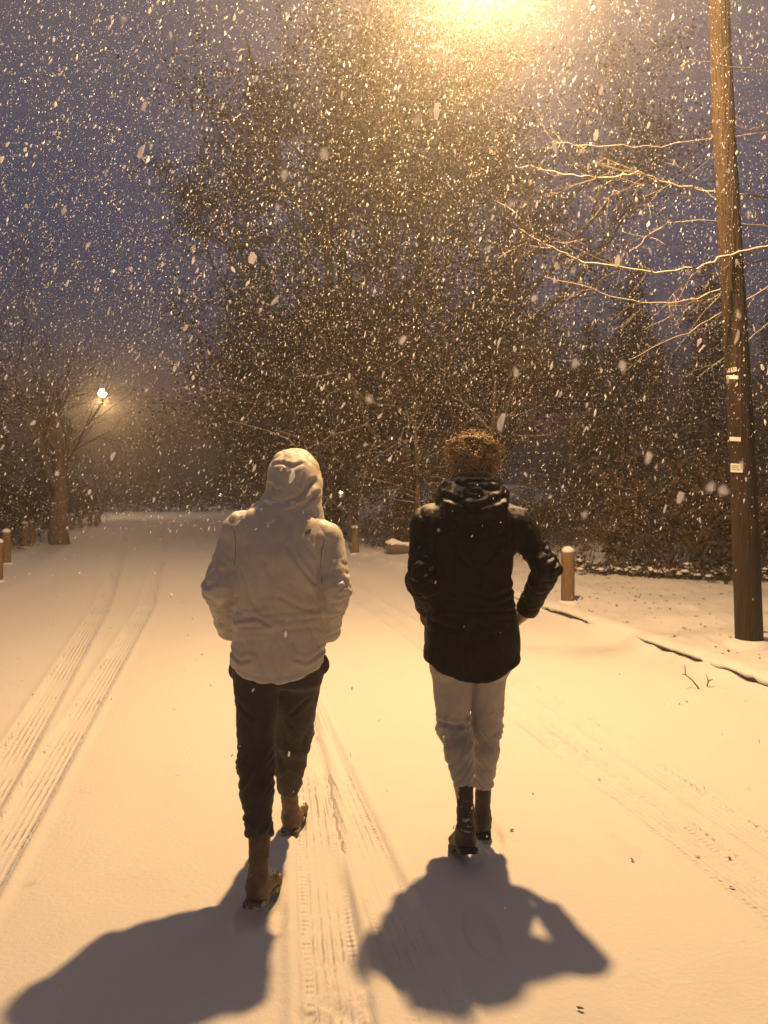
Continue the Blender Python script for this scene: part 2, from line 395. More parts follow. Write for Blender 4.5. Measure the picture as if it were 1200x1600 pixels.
def surface(f, lo, hi, h, B=8):
    lo = np.array(lo, float); hi = np.array(hi, float)
    nb = np.ceil((hi - lo) / (h * B)).astype(int); n = nb * B
    bi = np.stack(np.meshgrid(*[np.arange(k) for k in nb], indexing='ij'), -1).reshape(-1, 3)
    cen = lo + (bi * B + (B - 1) / 2) * h
    fc = f(cen); act = np.abs(fc) < B * h * 1.5
    F = np.zeros(n, np.float32)
    Fb = F.reshape(nb[0], B, nb[1], B, nb[2], B)
    Fb[:] = np.sign(fc).reshape(nb[0], 1, nb[1], 1, nb[2], 1)
    off = np.stack(np.meshgrid(*[np.arange(B)] * 3, indexing='ij'), -1).reshape(-1, 3)
    ab = bi[act]
    for s in range(0, len(ab), 300):
        q = ab[s:s + 300]
        idx = (q[:, None, :] * B + off[None]).reshape(-1, 3)
        F[idx[:, 0], idx[:, 1], idx[:, 2]] = f(lo + idx * h)
    ins = F < 0
    c = np.zeros(n - 1, np.int8)
    for dx in (0, 1):
        for dy in (0, 1):
            for dz in (0, 1):
                c += ins[dx:n[0] - 1 + dx, dy:n[1] - 1 + dy, dz:n[2] - 1 + dz]
    cells = np.argwhere((c > 0) & (c < 8))
    vid = np.full(n - 1, -1, np.int64); vid[tuple(cells.T)] = np.arange(len(cells))
    acc = np.zeros((len(cells), 3)); cnt = np.zeros(len(cells))
    cor = [(x, y, z) for x in (0, 1) for y in (0, 1) for z in (0, 1)]
    for a in cor:
        for ax in range(3):
            if a[ax]: continue
            b = list(a); b[ax] = 1
            fa = F[tuple((cells + a).T)]; fb = F[tuple((cells + b).T)]
            m = (fa < 0) != (fb < 0)
            t = np.where(m, fa / np.where(m, fa - fb, 1), 0)
            p = cells + np.array(a, float) + t[:, None] * (np.array(b) - np.array(a))
            acc[m] += p[m]; cnt[m] += 1
    V = lo + acc / cnt[:, None] * h
    quads = []
    for ax in range(3):
        o1, o2 = [(1, 2), (2, 0), (0, 1)][ax]
        sl0 = [slice(None)] * 3; sl1 = [slice(None)] * 3
        sl0[ax] = slice(0, n[ax] - 1); sl1[ax] = slice(1, n[ax])
        s0, s1 = ins[tuple(sl0)], ins[tuple(sl1)]
        e = np.argwhere(s0 != s1)
        e = e[(e[:, o1] > 0) & (e[:, o2] > 0) & (e[:, o1] < n[o1] - 1) & (e[:, o2] < n[o2] - 1)]
        flip = ~s0[tuple(e.T)]
        u = np.zeros(3, int); w = np.zeros(3, int); u[o1] = 1; w[o2] = 1
        q = np.stack([vid[tuple((e - u - w).T)], vid[tuple((e - w).T)], vid[tuple(e.T)], vid[tuple((e - u).T)]], 1)
        q[flip] = q[flip][:, ::-1]
        quads.append(q)
    Q = np.concatenate(quads); Q = Q[(Q >= 0).all(1)]
    return V, Q
def smooth_v(V, Q, it=2, lam=.5):
    E = np.concatenate([Q[:, [0, 1]], Q[:, [1, 2]], Q[:, [2, 3]], Q[:, [3, 0]]])
    deg = np.bincount(E.ravel(), minlength=len(V))[:, None] + 1e-9
    for _ in range(it):
        S = np.zeros_like(V)
        for k in range(3):
            S[:, k] = np.bincount(E[:, 0], V[E[:, 1], k], len(V)) + np.bincount(E[:, 1], V[E[:, 0], k], len(V))
        V = V + lam * (S / deg - V)
    return V
def normals(V, Q):
    n = np.cross(V[Q[:, 2]] - V[Q[:, 0]], V[Q[:, 3]] - V[Q[:, 1]])
    N = np.zeros_like(V)
    for k in range(4):
        for a in range(3): N[:, a] += np.bincount(Q[:, k], n[:, a], len(V))
    return N / (np.linalg.norm(N, axis=1)[:, None] + 1e-12)
def stoop(V):
    k, z0, k2, z1 = STOOP; V = np.array(V, float)
    u = np.maximum(V[:, 2] - z0, 0); v = np.maximum(V[:, 2] - z1, 0)
    V[:, 1] += k * u * u / (u + .08) + k2 * v * v / (v + .05)
    return V
STOOP = [0, 9, 0, 9]                         # forward lean of the upper body: slope, from height, extra slope of head and hood
def garment(name, f, lo, hi, h, m, parent, disp=None, it=2):
    V, Q = surface(f, lo, hi, h); V = smooth_v(V, Q, it)
    if disp is not None:
        N = normals(V, Q); V = V + N * disp(V, N)[:, None]; V = smooth_v(V, Q, 1, .3)
    V = stoop(V)
    return link(name, mesh_np(name, V, Q), m, parent)
def crease(V, pts, depth, width, back=True):
    """a fold along a polyline given in (x, z), on the back of a garment"""
    d = np.full(len(V), 1e9)
    for (x0, z0), (x1, z1) in zip(pts[:-1], pts[1:]):
        ab = np.array([x1 - x0, z1 - z0]); q = V[:, [0, 2]] - np.array([x0, z0])
        t = np.clip(q @ ab / (ab @ ab), 0, 1)
        d = np.minimum(d, np.linalg.norm(q - t[:, None] * ab, axis=1))
    w = np.exp(-d / (.42 * width)) - .62 * np.exp(-((d - 1.6 * width) / (1.1 * width)) ** 2)
    r = -depth * w
    return np.where(V[:, 1] < .02, r, 0) if back else r
def ridged(P):
    """rounded bulges parted by sharp valleys, as padded cloth folds"""
    n = np.abs(pn(P)); return 2.2 * np.sqrt(n + .004) - 1.0

def head_sdf(P, c, yaw, s=1.0):
    q = (P - np.array(c, float)) @ rotz(yaw) / s       # face looks along +y of the turned head
    d = ell(q, (0, -.005, .035), (.077, .098, .092))
    d = smin(d, ell(q, (0, .025, -.045), (.060, .070, .075)), .035)          # jaw
    d = smin(d, ell(q, (0, .075, -.095), (.026, .022, .020)), .025)          # chin
    d = smin(d, cone(q, (0, .090, .018), (0, .112, -.028), .009, .013), .014)  # nose
    for s_ in (-1, 1):
        d = smin(d, ell(q, (s_ * .009, .104, -.032), (.009, .009, .008)), .006)   # nostril wings
        d = smin(d, cone(q, (s_ * .012, .088, .030), (s_ * .048, .074, .030), .009, .008), .012)  # brow
        d = smax(d, -ell(q, (s_ * .032, .098, .010), (.019, .014, .011)), .010)   # eye socket
        d = smin(d, ell(q, (s_ * .045, .065, -.02), (.022, .02, .018)), .02)      # cheek bone
        e = ell(q, (s_ * .079, -.008, -.008), (.010, .022, .032))
        e = smax(e, -ell(q, (s_ * .090, -.002, -.006), (.007, .012, .020)), .006)
        d = smin(d, e, .008)                                                      # ear
    d = smin(d, cone(q, (-.020, .092, -.052), (.020, .092, -.052), .007, .007), .008)
    d = smin(d, cone(q, (-.017, .091, -.064), (.017, .091, -.064), .008, .008), .008)
    d = smax(d, -cone(q, (-.020, .104, -.058), (.020, .104, -.058), .003, .003), .004)
    return d * s
def hand_sdf(P, wrist, dirv, nrm, curl=.5):
    """palm, four unequal bent fingers and a thumb from the side of the palm"""
    d_ = np.array(dirv, float); d_ /= np.linalg.norm(d_); n_ = np.array(nrm, float); n_ -= d_ * (n_ @ d_); n_ /= np.linalg.norm(n_)
    s_ = np.cross(d_, n_); w = np.array(wrist, float)
    L = lambda a, b, c: w + d_ * a + s_ * b + n_ * c
    d = cone(P, L(-.01, 0, 0), L(.03, 0, 0), .026, .028)
    for b in (-.026, -.009, .009, .026):
        d = smin(d, cone(P, L(.02, b * .7, 0), L(.085, b, .002), .015, .0125), .012)
    for b, ln in zip((-.029, -.010, .010, .028), (.062, .078, .083, .074)):
        p = L(.088, b, .002); a = 0; pts = [p]
        for seg in (.45, .31, .24):
            a += curl * .9
            p = p + (d_ * math.cos(a) + n_ * math.sin(a)) * ln * seg; pts.append(p)
        f = chain(P, [(*pts[0], .0095), (*pts[1], .009), (*pts[2], .0082), (*pts[3], .0072)], .004)
        d = smin(d, f, .006)
    p0, p1, p2, p3 = L(.025, .028, .004), L(.055, .048, .014), L(.082, .055, .026), L(.102, .052, .036)
    d = smin(d, chain(P, [(*p0, .014), (*p1, .0115), (*p2, .010), (*p3, .008)], .006), .008)
    return d

def boot(parent, heel, yaw, pitch, shaft_top, m, msole, rs=.052, tip=.0):
    """heel: ground point of the heel; shaft_top: local point where the shaft ends"""
    root = Matrix.Translation(Vector(heel)) @ Matrix.Rotation(yaw, 4, 'Z') @ Matrix.Rotation(pitch, 4, 'X')
    inv = np.array(root.inverted()); top = root.inverted() @ Vector(shaft_top)
    def loc(P): return P @ inv[:3, :3].T + inv[:3, 3]
    def up(P):
        q = loc(P)
        d = cone(q, (0, .045, .10), tuple(top), rs * .96, rs * 1.04)
        d = smin(d, ell(q, (0, .045, .055), (.042, .052, .060)), .03)
        d = smin(d, cone(q, (0, .08, .055), (0, .20, .040), .046, .040), .03)
        d = smin(d, ell(q, (.003, .215, .040), (.050, .068, .036)), .02)
        d = smax(d, .018 - q[:, 2], .006)
        return smax(d, q[:, 2] - top.z, .01)
    def so(P):
        q = loc(P)
        x = q[:, 0]; y = q[:, 1]
        w = np.interp(y, [-.03, 0, .05, .11, .20, .27, .30], [.030, .041, .043, .038, .053, .042, .015])
        d = np.maximum(np.abs(x) - w, np.maximum(-.012 - y, y - .292))
        arch = np.where((y > .085) & (y < .13), .012, 0)
        lug = .004 * (np.sin(y * 2 * math.pi / .032) > .3)
        return smax(smax(d, q[:, 2] - .026, .006), arch + lug - q[:, 2], .003)
    c = Vector(heel); lo = (c.x - .25, c.y - .25, -.05 + min(0, c.z)); hi = (c.x + .25, c.y + .42, max(shaft_top[2], .2) + .1)
    def disp(V, N):
        return .004 * ridged(V * np.array([18, 18, 38])) + .002 * pn(V * 60)
    b = garment('boot', up, lo, hi, .007, m, parent, disp)
    garment('sole', so, lo, hi, .005, msole, b, None, 1)
    return b

def person(kind):
    left = kind == 'left'
    if left:
        root = thing('person', 'person walking away in a pale beige hooded jacket with dark trousers and tan boots', 'person', (-.448, 3.3, 0))
        hc, yaw = (.035, .045, 1.680), R(24)
        sh = [(-.185, .0, 1.450), (.200, .0, 1.400)]; el = [(-.252, -.055, 1.225), (.250, -.055, 1.215)]; wr = [(-.232, .07, 1.03), (.205, .07, 1.025)]
        hips = [(-.095, .0, .90), (.085, .0, .90)]
        knee = [(-.085, -.11, .50), (.035, .20, .505)]
        ank = [(-.044, -.325, .137), (.0, .375, .11)]
        heel = [(-.050, -.385, .045), (.0, .325, .0)]
        nb = (0.02, -.005, 1.50)
    else:
        root = thing('person', 'person with curly brown hair walking away in a long black jacket and grey trousers', 'person', (.400, 3.5, 0))
        hc, yaw = (.018, .05, 1.755), R(-8)
        sh = [(-.195, .0, 1.470), (.218, .0, 1.475)]; el = [(-.225, -.07, 1.235), (.328, -.075, 1.285)]; wr = [(-.165, .13, 1.04), (.262, .085, 1.065)]
        hips = [(-.09, .0, .90), (.075, .0, .90)]
        knee = [(-.078, .065, .53), (.084, .13, .52)]
        ank = [(-.038, -.177, .172), (.066, .135, .11)]
        heel = [(-.040, -.255, .095), (.060, .090, .0)]
        nb = (0.01, 0, 1.56)
    STOOP[:] = (.27, 1.22, .26, 1.55) if left else (.32, 1.25, .0, 1.60)
    def body(P):
        d = head_sdf(P, hc, yaw)
        d = smin(d, cone(P, (nb[0], nb[1], nb[2] - .02), (hc[0], hc[1] - .02, hc[2] - .05), .062, .052), .03)
        s0 = sh[0][2]
        d = smin(d, loft(P, [(.84, 0, 0, .13, .09), (.95, 0, 0, .150, .10), (1.12, 0, 0, .125, .088), (1.32, 0, 0, .150, .10), (s0 - .03, .005, 0, .155, .085), (s0 + .06, .01, 0, .07, .06)]).clip(-.09) * .8 + 0, .04) if False else smin(d, smax(smax(loft(P, [(.84, 0, 0, .13, .09), (.95, 0, 0, .150, .10), (1.12, 0, 0, .125, .088), (1.32, 0, 0, .150, .10), (s0 - .03, .005, 0, .155, .085), (s0 + .06, .01, 0, .07, .06)]), P[:, 2] - (s0 + .06), .02), .84 - P[:, 2], .02), .04)
        for i in (0, 1):
            d = smin(d, chain(P, [(*sh[i], .048), (*el[i], .038), (*wr[i], .027)], .02), .05)
            d = smin(d, chain(P, [(*hips[i], .075), (*knee[i], .048), (*ank[i], .026)], .03), .04)
            hv = np.array(heel[i]); d = smin(d, cone(P, (hv[0], hv[1] + .06, .058 + hv[2]), (hv[0], hv[1] + .17, .045), .026, .020), .02)
            dirv = np.array([(.25 if i == 0 else -.75), .62, -.55]) if not left else np.array([.62 * (1 if i == 0 else -1), .62, -.5])
            if not left and i == 1: dirv = np.array([-.42, .50, -.62])
            d = smin(d, hand_sdf(P, wr[i], dirv, (1 if i == 0 else -1, .2, 0), .45), .015)
        return d
    zt = hc[2] + .16
    b = garment('body', body, (-.45, -.5, -.02), (.5, .75, zt), .0065, M['skin'], root, None, 1)
    for s in (-1, 1):
        mb = MB(); p = np.array([s * .032, .083, .010]) @ rotz(yaw).T + np.array(hc); p = stoop(p[None])[0]
        mb.lathe([(.001, -.0115)] + [(.0115 * math.sin(a), -.0115 * math.cos(a)) for a in np.linspace(.3, 2.84, 8)] + [(.001, .0115)], 14, tuple(p))
        mb.build('eye', M['eye'], b)
    # trousers
    tr = [(.10, .076, .062), (.105, .083, .070)] if left else [(.098, .076, .060), (.095, .073, .058)]
    cuff = [(-.042, -.262, .262), (-.003, .330, .215)] if left else [(-.038, -.090, .305), (.070, .125, .225)]
    cr = [.053, .055] if left else [.046, .046]
    def trousers(P):
        d = None
        for i in (0, 1):
            k = knee[i]; c = cuff[i]; h_ = hips[i]
            mid = [(k[j] + c[j]) / 2 for j in range(3)]
            calf = (mid[0], mid[1] - .012, mid[2] + .03)
            l = chain(P, [(*h_, tr[i][0]), (*k, tr[i][1]), (*calf, tr[i][2] * 1.02), (*c, cr[i])], .03)
            dv = np.array(c) - np.array(k); dv /= np.linalg.norm(dv)
            l = smax(l, (P - np.array(c)) @ dv, .012)
            d = l if d is None else smin(d, l, .012)
        pel = smax(loft(P, [(.78, 0, 0, .17, .11), (.90, -.005, 0, .182, .125), (1.02, 0, 0, .16, .11)]), np.maximum(P[:, 2] - 1.0, .80 - P[:, 2]), .03)
        d = smin(d, pel, .04)
        if left: d = smin(d, ell(P, (-.20, .0, .86), (.022, .03, .035)), .02); d = smin(d, ell(P, (.195, .0, .885), (.02, .03, .035)), .02)
        return d
    def tdisp(V, N):
        z = V[:, 2]; a = np.zeros(len(V))
        for i in (0, 1):
            side = (V[:, 0] < .01) if i == 0 else (V[:, 0] >= .01)
            kz = knee[i][2]; cz = cuff[i][2]
            wk = np.exp(-((z - kz) / .10) ** 2) + 1.2 * np.exp(-((z - cz - .05) / .075) ** 2)
            q = np.column_stack([V[:, 0] * 6, V[:, 1] * 6, z * 26 + 5 * V[:, 0] * (1 if i else -1) * 6 + i * 7])
            a += np.where(side, wk * .0085 * ridged(q), 0)
        a += .004 * ridged(V * np.array([9, 9, 5]) + 3) + .0012 * pn(V * 40)
        if not left:
            a += crease(V, [(-.16, .575), (-.02, .560)], .012, .012) + crease(V, [(.03, .56), (.16, .60)], .010, .012)
            a += crease(V, [(.05, .45), (.14, .52)], .007, .010) + crease(V, [(.03, .30), (.13, .33)], .008, .010)
        else:
            a += crease(V, [(-.17, .76), (-.09, .70)], .006, .012) + crease(V, [(.12, .74), (.04, .66), (.02, .56)], .008, .012)
            a += crease(V, [(.10, .50), (.01, .47)], .009, .010) + crease(V, [(-.15, .36), (-.05, .33)], .006, .010)
        return a
    garment('trousers', trousers, (-.33, -.5, .1), (.33, .6, 1.06), .006, M['trouser_dark' if left else 'trouser_grey'], root, tdisp)
    # jacket
    if left:
        rows = [(.78, -.008, 0, .197, .150), (.90, -.008, 0, .203, .155), (1.02, -.004, 0, .197, .150), (1.20, -.004, -.005, .186, .140), (1.36, .004, -.01, .199, .145), (1.45, .006, -.008, .208, .128), (1.51, .01, 0, .190, .108), (1.55, .012, 0, .125, .095), (1.60, .02, .01, .085, .085)]
        rad = [(.074, .064, .048), (.074, .062, .048)]
        hem = lambda P: .835 + .06 * (np.abs(P[:, 0] + .01) / .2) ** 2.2 + .03 * sst(P[:, 1], -.05, .1)
    else:
        rows = [(.70, -.003, 0, .222, .165), (.86, -.003, 0, .222, .155), (1.05, .0, 0, .212, .142), (1.15, -.008, -.005, .198, .135), (1.25, -.010, -.01, .188, .130), (1.33, -.006, -.012, .194, .135), (1.42, .004, -.015, .224, .150), (1.50, .006, -.01, .222, .135), (1.55, .008, -.005, .195, .12), (1.585, .01, 0, .14, .11), (1.64, .012, .01, .095, .095)]
        rad = [(.084, .074, .060), (.072, .062, .050)]
        hem = lambda P: .79 + .085 * np.clip((np.abs(P[:, 0]) - .03) / .20, 0, 1) ** 1.6 + .02 * sst(P[:, 1], -.05, .1)
    ztop = rows[-1][0] - .01
    tilt = -.11 if left else 0.0
    def jacket(P):
        Q_ = P.copy(); Q_[:, 2] -= tilt * P[:, 0] * sst(P[:, 2], 1.3, 1.5)
        d = smax(loft(Q_, rows, 2.6), Q_[:, 2] - ztop, .03)
        for i in (0, 1):
            s_ = chain(P, [(*sh[i], rad[i][0]), (*el[i], rad[i][1]), (*wr[i], rad[i][2])] + ([tuple(np.array(wr[i]) + .2 * (np.array(wr[i]) - np.array(el[i]))) + (rad[i][2] * .97,)] if left or i == 0 else []), .025)
            dv = np.array(wr[i]) - np.array(el[i]); dv /= np.linalg.norm(dv)
            s_ = smax(s_, (P - np.array(wr[i])) @ dv - (.035 if left or i == 0 else 0), .012)
            d = smin(d, s_, .022 + .05 * sst(P[:, 2], 1.38, 1.46))
        d = smax(d, hem(P) - P[:, 2], .012)
        return d
    def jdisp(V, N):
        a = np.zeros(len(V)); z = V[:, 2]; x = V[:, 0]
        arm = np.zeros(len(V))
        for i in (0, 1):
            ra = np.array(rad[i])
            da = chain(V, [(*sh[i], ra[0]), (*el[i], ra[1]), (*wr[i], ra[2])], .01)
            on = (1 - sst(np.abs(da), .010, .03)) * ((x < -.17) if i == 0 else (x > .17)) * (1 - sst(z, sh[i][2] - .10, sh[i][2] - .02))
            e = np.array(el[i]); up = np.array(sh[i]) - e; lo_ = np.array(wr[i]) - e
            q = V - e; s = np.where(q[:, 2] > 0, -(q @ up) / np.linalg.norm(up), (q @ lo_) / np.linalg.norm(lo_))
            ang = np.arctan2(q[:, 1], q[:, 0])
            w = .35 + np.exp(-(s / .09) ** 2) + .7 * np.exp(-((s - .17) / .06) ** 2)
            a += on * w * .0095 * ridged(np.column_stack([s * 21 + .6 * np.sin(ang + i), np.cos(ang) * .8 + i * 5, np.sin(ang) * .8]))
            arm = np.maximum(arm, on)
            # armhole seam
            xs = (-.172 if i == 0 else .178) if left else (-.185 if i == 0 else .19)
            a += -.006 * np.exp(-((x - xs - (.015 if i == 0 else -.015) * np.sin((z - 1.3) * 9)) / .006) ** 2) * sst(z, 1.24, 1.3) * (1 - sst(z, 1.46, 1.52)) * (V[:, 1] < .03)
        t = 1 - arm
        # big soft folds drawn down towards the pockets and across the waist
        a += t * .0065 * ridged(np.column_stack([(x + .35 * np.abs(x) * 0 + .5 * (z - 1.2) * np.sign(x)) * 7, V[:, 1] * 3, z * 2.0 + 3]))
        a += t * .0055 * np.exp(-((z - 1.10) / .09) ** 2) * ridged(np.column_stack([x * 5, V[:, 1] * 5, z * 24]))
        a += t * .004 * ridged(np.column_stack([x * 13, V[:, 1] * 9, z * 7 + 2])) + .0014 * ridged(V * np.array([34, 30, 40])) * (.4 + .6 * arm)
        if left:
            for pts, d_, w_ in [([(.05, 1.40), (.10, 1.32), (.16, 1.245)], .010, .010), ([(.12, 1.41), (.155, 1.36)], .006, .009),
                                ([(-.17, 1.09), (-.08, 1.112), (-.02, 1.082)], .008, .010), ([(-.15, 1.070), (-.06, 1.075)], .005, .009),
                                ([(-.20, .955), (-.15, .925), (-.10, .94)], .010, .010), ([(.19, .955), (.13, .925), (.09, .94)], .009, .010),
                                ([(-.14, 1.30), (-.10, 1.18), (-.05, 1.12)], .006, .012), ([(.17, 1.13), (.10, 1.15), (.02, 1.20)], .006, .012)]:
                a += crease(V, pts, d_, w_) * t
            a += -.0025 * np.exp(-((z - hem(V) - .028) / .0035) ** 2) * t
            # gathered shoulder yoke
            a += .0035 * sst(z, 1.41, 1.45) * ridged(np.column_stack([x * 20, V[:, 1] * 3, z * 3])) * t
        else:
            for pts, d_, w_ in [([(-.12, 1.42), (-.03, 1.30)], .007, .013), ([(.13, 1.42), (.05, 1.32)], .007, .013),
                                ([(.20, 1.20), (.08, 1.16), (-.02, 1.18)], .008, .013), ([(-.19, 1.05), (-.08, 1.02)], .008, .013), ([(0, 1.02), (0, .80)], .004, .006)]:
                a += crease(V, pts, d_, w_) * t
        return a
    mj = M['jacket_light' if left else 'jacket_dark']
    j = garment('jacket', jacket, (-.46, -.3, .66), (.50, .36, 1.72), .006, mj, root, jdisp)
    if left:
        def hood(P):
            q = P.copy()
            Rz = rotz(yaw)
            l = (q - np.array(hc)) @ Rz
            d = ell(l, (0, -.012, .025), (.107, .132, .118))
            d = smin(d, ell(l, (0, .06, .060), (.085, .075, .075)), .05)         # peak over the brow
            d = smin(d, cone(l, (0, -.02, -.01), (0, -.015, -.13), .108, .118), .06)
            d = smin(d, cone(P, (.085, .00, 1.655), (.150, -.005, 1.50), .050, .040), .05)   # cloth drawn over the right shoulder
            d = smin(d, cone(P, (-.05, .02, 1.58), (-.11, .03, 1.545), .050, .034), .04)
            inner = smin(ell(l, (0, .0, .025), (.092, .118, .104)), ell(l, (0, .10, -.01), (.080, .11, .105)), .03)
            d = smax(d, -inner, .012)
            return smax(d, (1.485 + np.abs(P[:, 0] - .02) * -.15) - P[:, 2], .01)
        def hdisp(V, N):
            z = V[:, 2]; x = V[:, 0]
            a = .006 * ridged(np.column_stack([x * 9, V[:, 1] * 9, z * 9 + 1])) + .004 * ridged(np.column_stack([x * 20 + z * 14, V[:, 1] * 8, z * 10]))
            for pts, d_, w_ in [([(-.05, 1.745), (.0, 1.752), (.05, 1.735), (.085, 1.75)], .007, .010),
                                ([(.14, 1.67), (.09, 1.61), (.02, 1.575), (-.06, 1.58)], .014, .013), ([(.15, 1.62), (.10, 1.565), (.04, 1.545)], .009, .010),
                                ([(-.05, 1.66), (-.02, 1.63), (.0, 1.635)], .011, .011), ([(.10, 1.74), (.085, 1.66)], .005, .009)]:
                a += crease(V, pts, d_, w_)
            return a
        garment('hood', hood, (-.25, -.25, 1.42), (.28, .32, 1.86), .0065, mj, j, hdisp)
        jm = j.data; jv = np.zeros(len(jm.vertices) * 3); jm.vertices.foreach_get('co', jv); jv = jv.reshape(-1, 3); bk = jv[jv[:, 1] < .08]
        def seam(pts, r_):
            P = []
            for (x0, z0), (x1, z1) in zip(pts[:-1], pts[1:]):
                for t in np.linspace(0, 1, 12, endpoint=False):
                    x = x0 + (x1 - x0) * t; z = z0 + (z1 - z0) * t; q = np.argsort((bk[:, 0] - x) ** 2 + (bk[:, 2] - z) ** 2)[:6]
                    P.append((x, bk[q, 1].min() + .0012, z))
            k = np.array(P); k[1:-1, 1] = (k[:-2, 1] + k[1:-1, 1] + k[2:, 1]) / 3
            mb = MB(); mb.tube([tuple(p) for p in k], r_, 5); mb.build('seam', M['seam'], j)
        seam([(-.188, 1.475), (-.178, 1.42), (-.176, 1.36), (-.186, 1.27)], .0017); seam([(.198, 1.43), (.186, 1.38), (.182, 1.33), (.188, 1.24)], .0017)
        # small embroidered mark on the right shoulder blade
        mb = MB()
        for k, r_ in enumerate((.010, .017, .024)):
            pts = []
            for t in np.linspace(0, math.pi / 2, 7):
                x = .140 - r_ * math.cos(t); z = 1.450 + r_ * math.sin(t) * .8
                pts.append((x, 0, z))
            mb.tube([(p[0], 0, p[2]) for p in pts], .0013, 5)
        em = mb.mesh('emblem')
        # lay it on the cloth
        jm = j.data; jv = np.zeros(len(jm.vertices) * 3); jm.vertices.foreach_get('co', jv); jv = jv.reshape(-1, 3)
        back = jv[jv[:, 1] < 0]
        ev = np.zeros(len(em.vertices) * 3); em.vertices.foreach_get('co', ev); ev = ev.reshape(-1, 3)
        for i_ in range(len(ev)):
            q = np.argsort((back[:, 0] - ev[i_, 0]) ** 2 + (back[:, 2] - ev[i_, 2]) ** 2)[:3]
            ev[i_, 1] += back[q, 1].mean() - .001
        em.vertices.foreach_set('co', ev.ravel()); em.update()
        link('emblem', em, M['emblem'], j)
    else:
        def hood(P):
            a = np.arctan2(P[:, 1] - .03, P[:, 0] - .012)
            # roll of the lowered hood round the neck, thick behind and open in front
            rr = .108 + .012 * np.cos(2 * a)
            ring = np.hypot(P[:, 0] - .012, P[:, 1] - .01); zc = 1.592 - .022 * np.sin(a)
            th = .040 + .016 * np.clip(-np.sin(a), 0, 1) + .010 * np.abs(np.cos(a))
            d = np.sqrt((ring - rr) ** 2 + ((P[:, 2] - zc) * .72) ** 2) - th
            bag = ell(P, (.012, -.115, 1.545), (.150, .062, .085))
            d = smin(d, bag, .04)
            return smax(d, P[:, 1] - .11, .03)
        def hdisp(V, N):
            return .009 * ridged(np.column_stack([V[:, 0] * 12, V[:, 1] * 12, V[:, 2] * 20])) + .002 * pn(V * 40) + crease(V, [(-.12, 1.60), (0, 1.545), (.14, 1.60)], .012, .013)
        garment('hood', hood, (-.26, -.26, 1.42), (.28, .2, 1.75), .0065, mj, j, hdisp)
        # hair: a cap of curls
        Rz = rotz(yaw); c = np.array(hc) + np.array([.012, -.012, .018])
        def cap(P):
            l = (P - c) @ Rz
            d = ell(l, (0, -.012, .030), (.112, .122, .105))
            d = smin(d, ell(l, (0, -.055, -.035), (.085, .065, .075)), .04)
            face = ell(l, (0, .13, -.055), (.085, .095, .095))
            return smax(d, -face, .02)
        def cdisp(V, N): return -.004 + .022 * pn(V * 19) + .010 * pn(V * 45)
        hr = garment('hair', cap, (-.2, -.2, 1.6), (.25, .25, 1.98), .0065, M['hair'], root, cdisp)
        hv = np.zeros(len(hr.data.vertices) * 3); hr.data.vertices.foreach_get('co', hv); hv = hv.reshape(-1, 3)
        rng = random.Random(3); mb = MB(); ctr = Vector(stoop(c[None])[0])
        for k in range(1350):
            p = Vector(hv[rng.randrange(len(hv))]); n = (p - ctr); n.normalize()
            if (p - ctr).z < -.06 and rng.random() < .5: continue
            t = n.orthogonal().normalized(); t.rotate(Matrix.Rotation(rng.uniform(0, 6.28), 3, n)); u = n.cross(t)
            cr_ = rng.uniform(.007, .016); ln = rng.uniform(.016, .052); turns = rng.uniform(1.0, 2.2); ph = rng.uniform(0, 6.28)
            drift = (t * rng.uniform(-.6, .6) + u * rng.uniform(-.6, .6)) + n * rng.uniform(.2, .95) + Vector((0, 0, -.12))
            pts = []
            for i_ in range(11):
                s_ = i_ / 10; a_ = ph + turns * 6.28 * s_
                pts.append(p - n * .005 + drift * ln * s_ + (t * math.cos(a_) + u * math.sin(a_)) * cr_ * (.5 + .5 * s_))
            mb.tube(pts, [.0030 * (1 - .6 * i_ / 10) for i_ in range(11)], 3, False)
        mb.build('curls', M['curl'], hr)
    # boots
    mbt = M['boot_tan' if left else 'boot_dark']; ms = M['sole' if left else 'sole_dark']
    for i in (0, 1):
        c = Vector(cuff[i]); a = Vector(ank[i]); top = c + (c - a).normalized() * .05
        yw = (R(-8), R(-4))[i] if left else (R(6), R(-4))[i]
        boot(root, heel[i], yw, (0 if i else R(-9) if left else R(-21)), tuple(top), mbt, ms, .041 if left else .038)
    return root
person('left'); person('right')

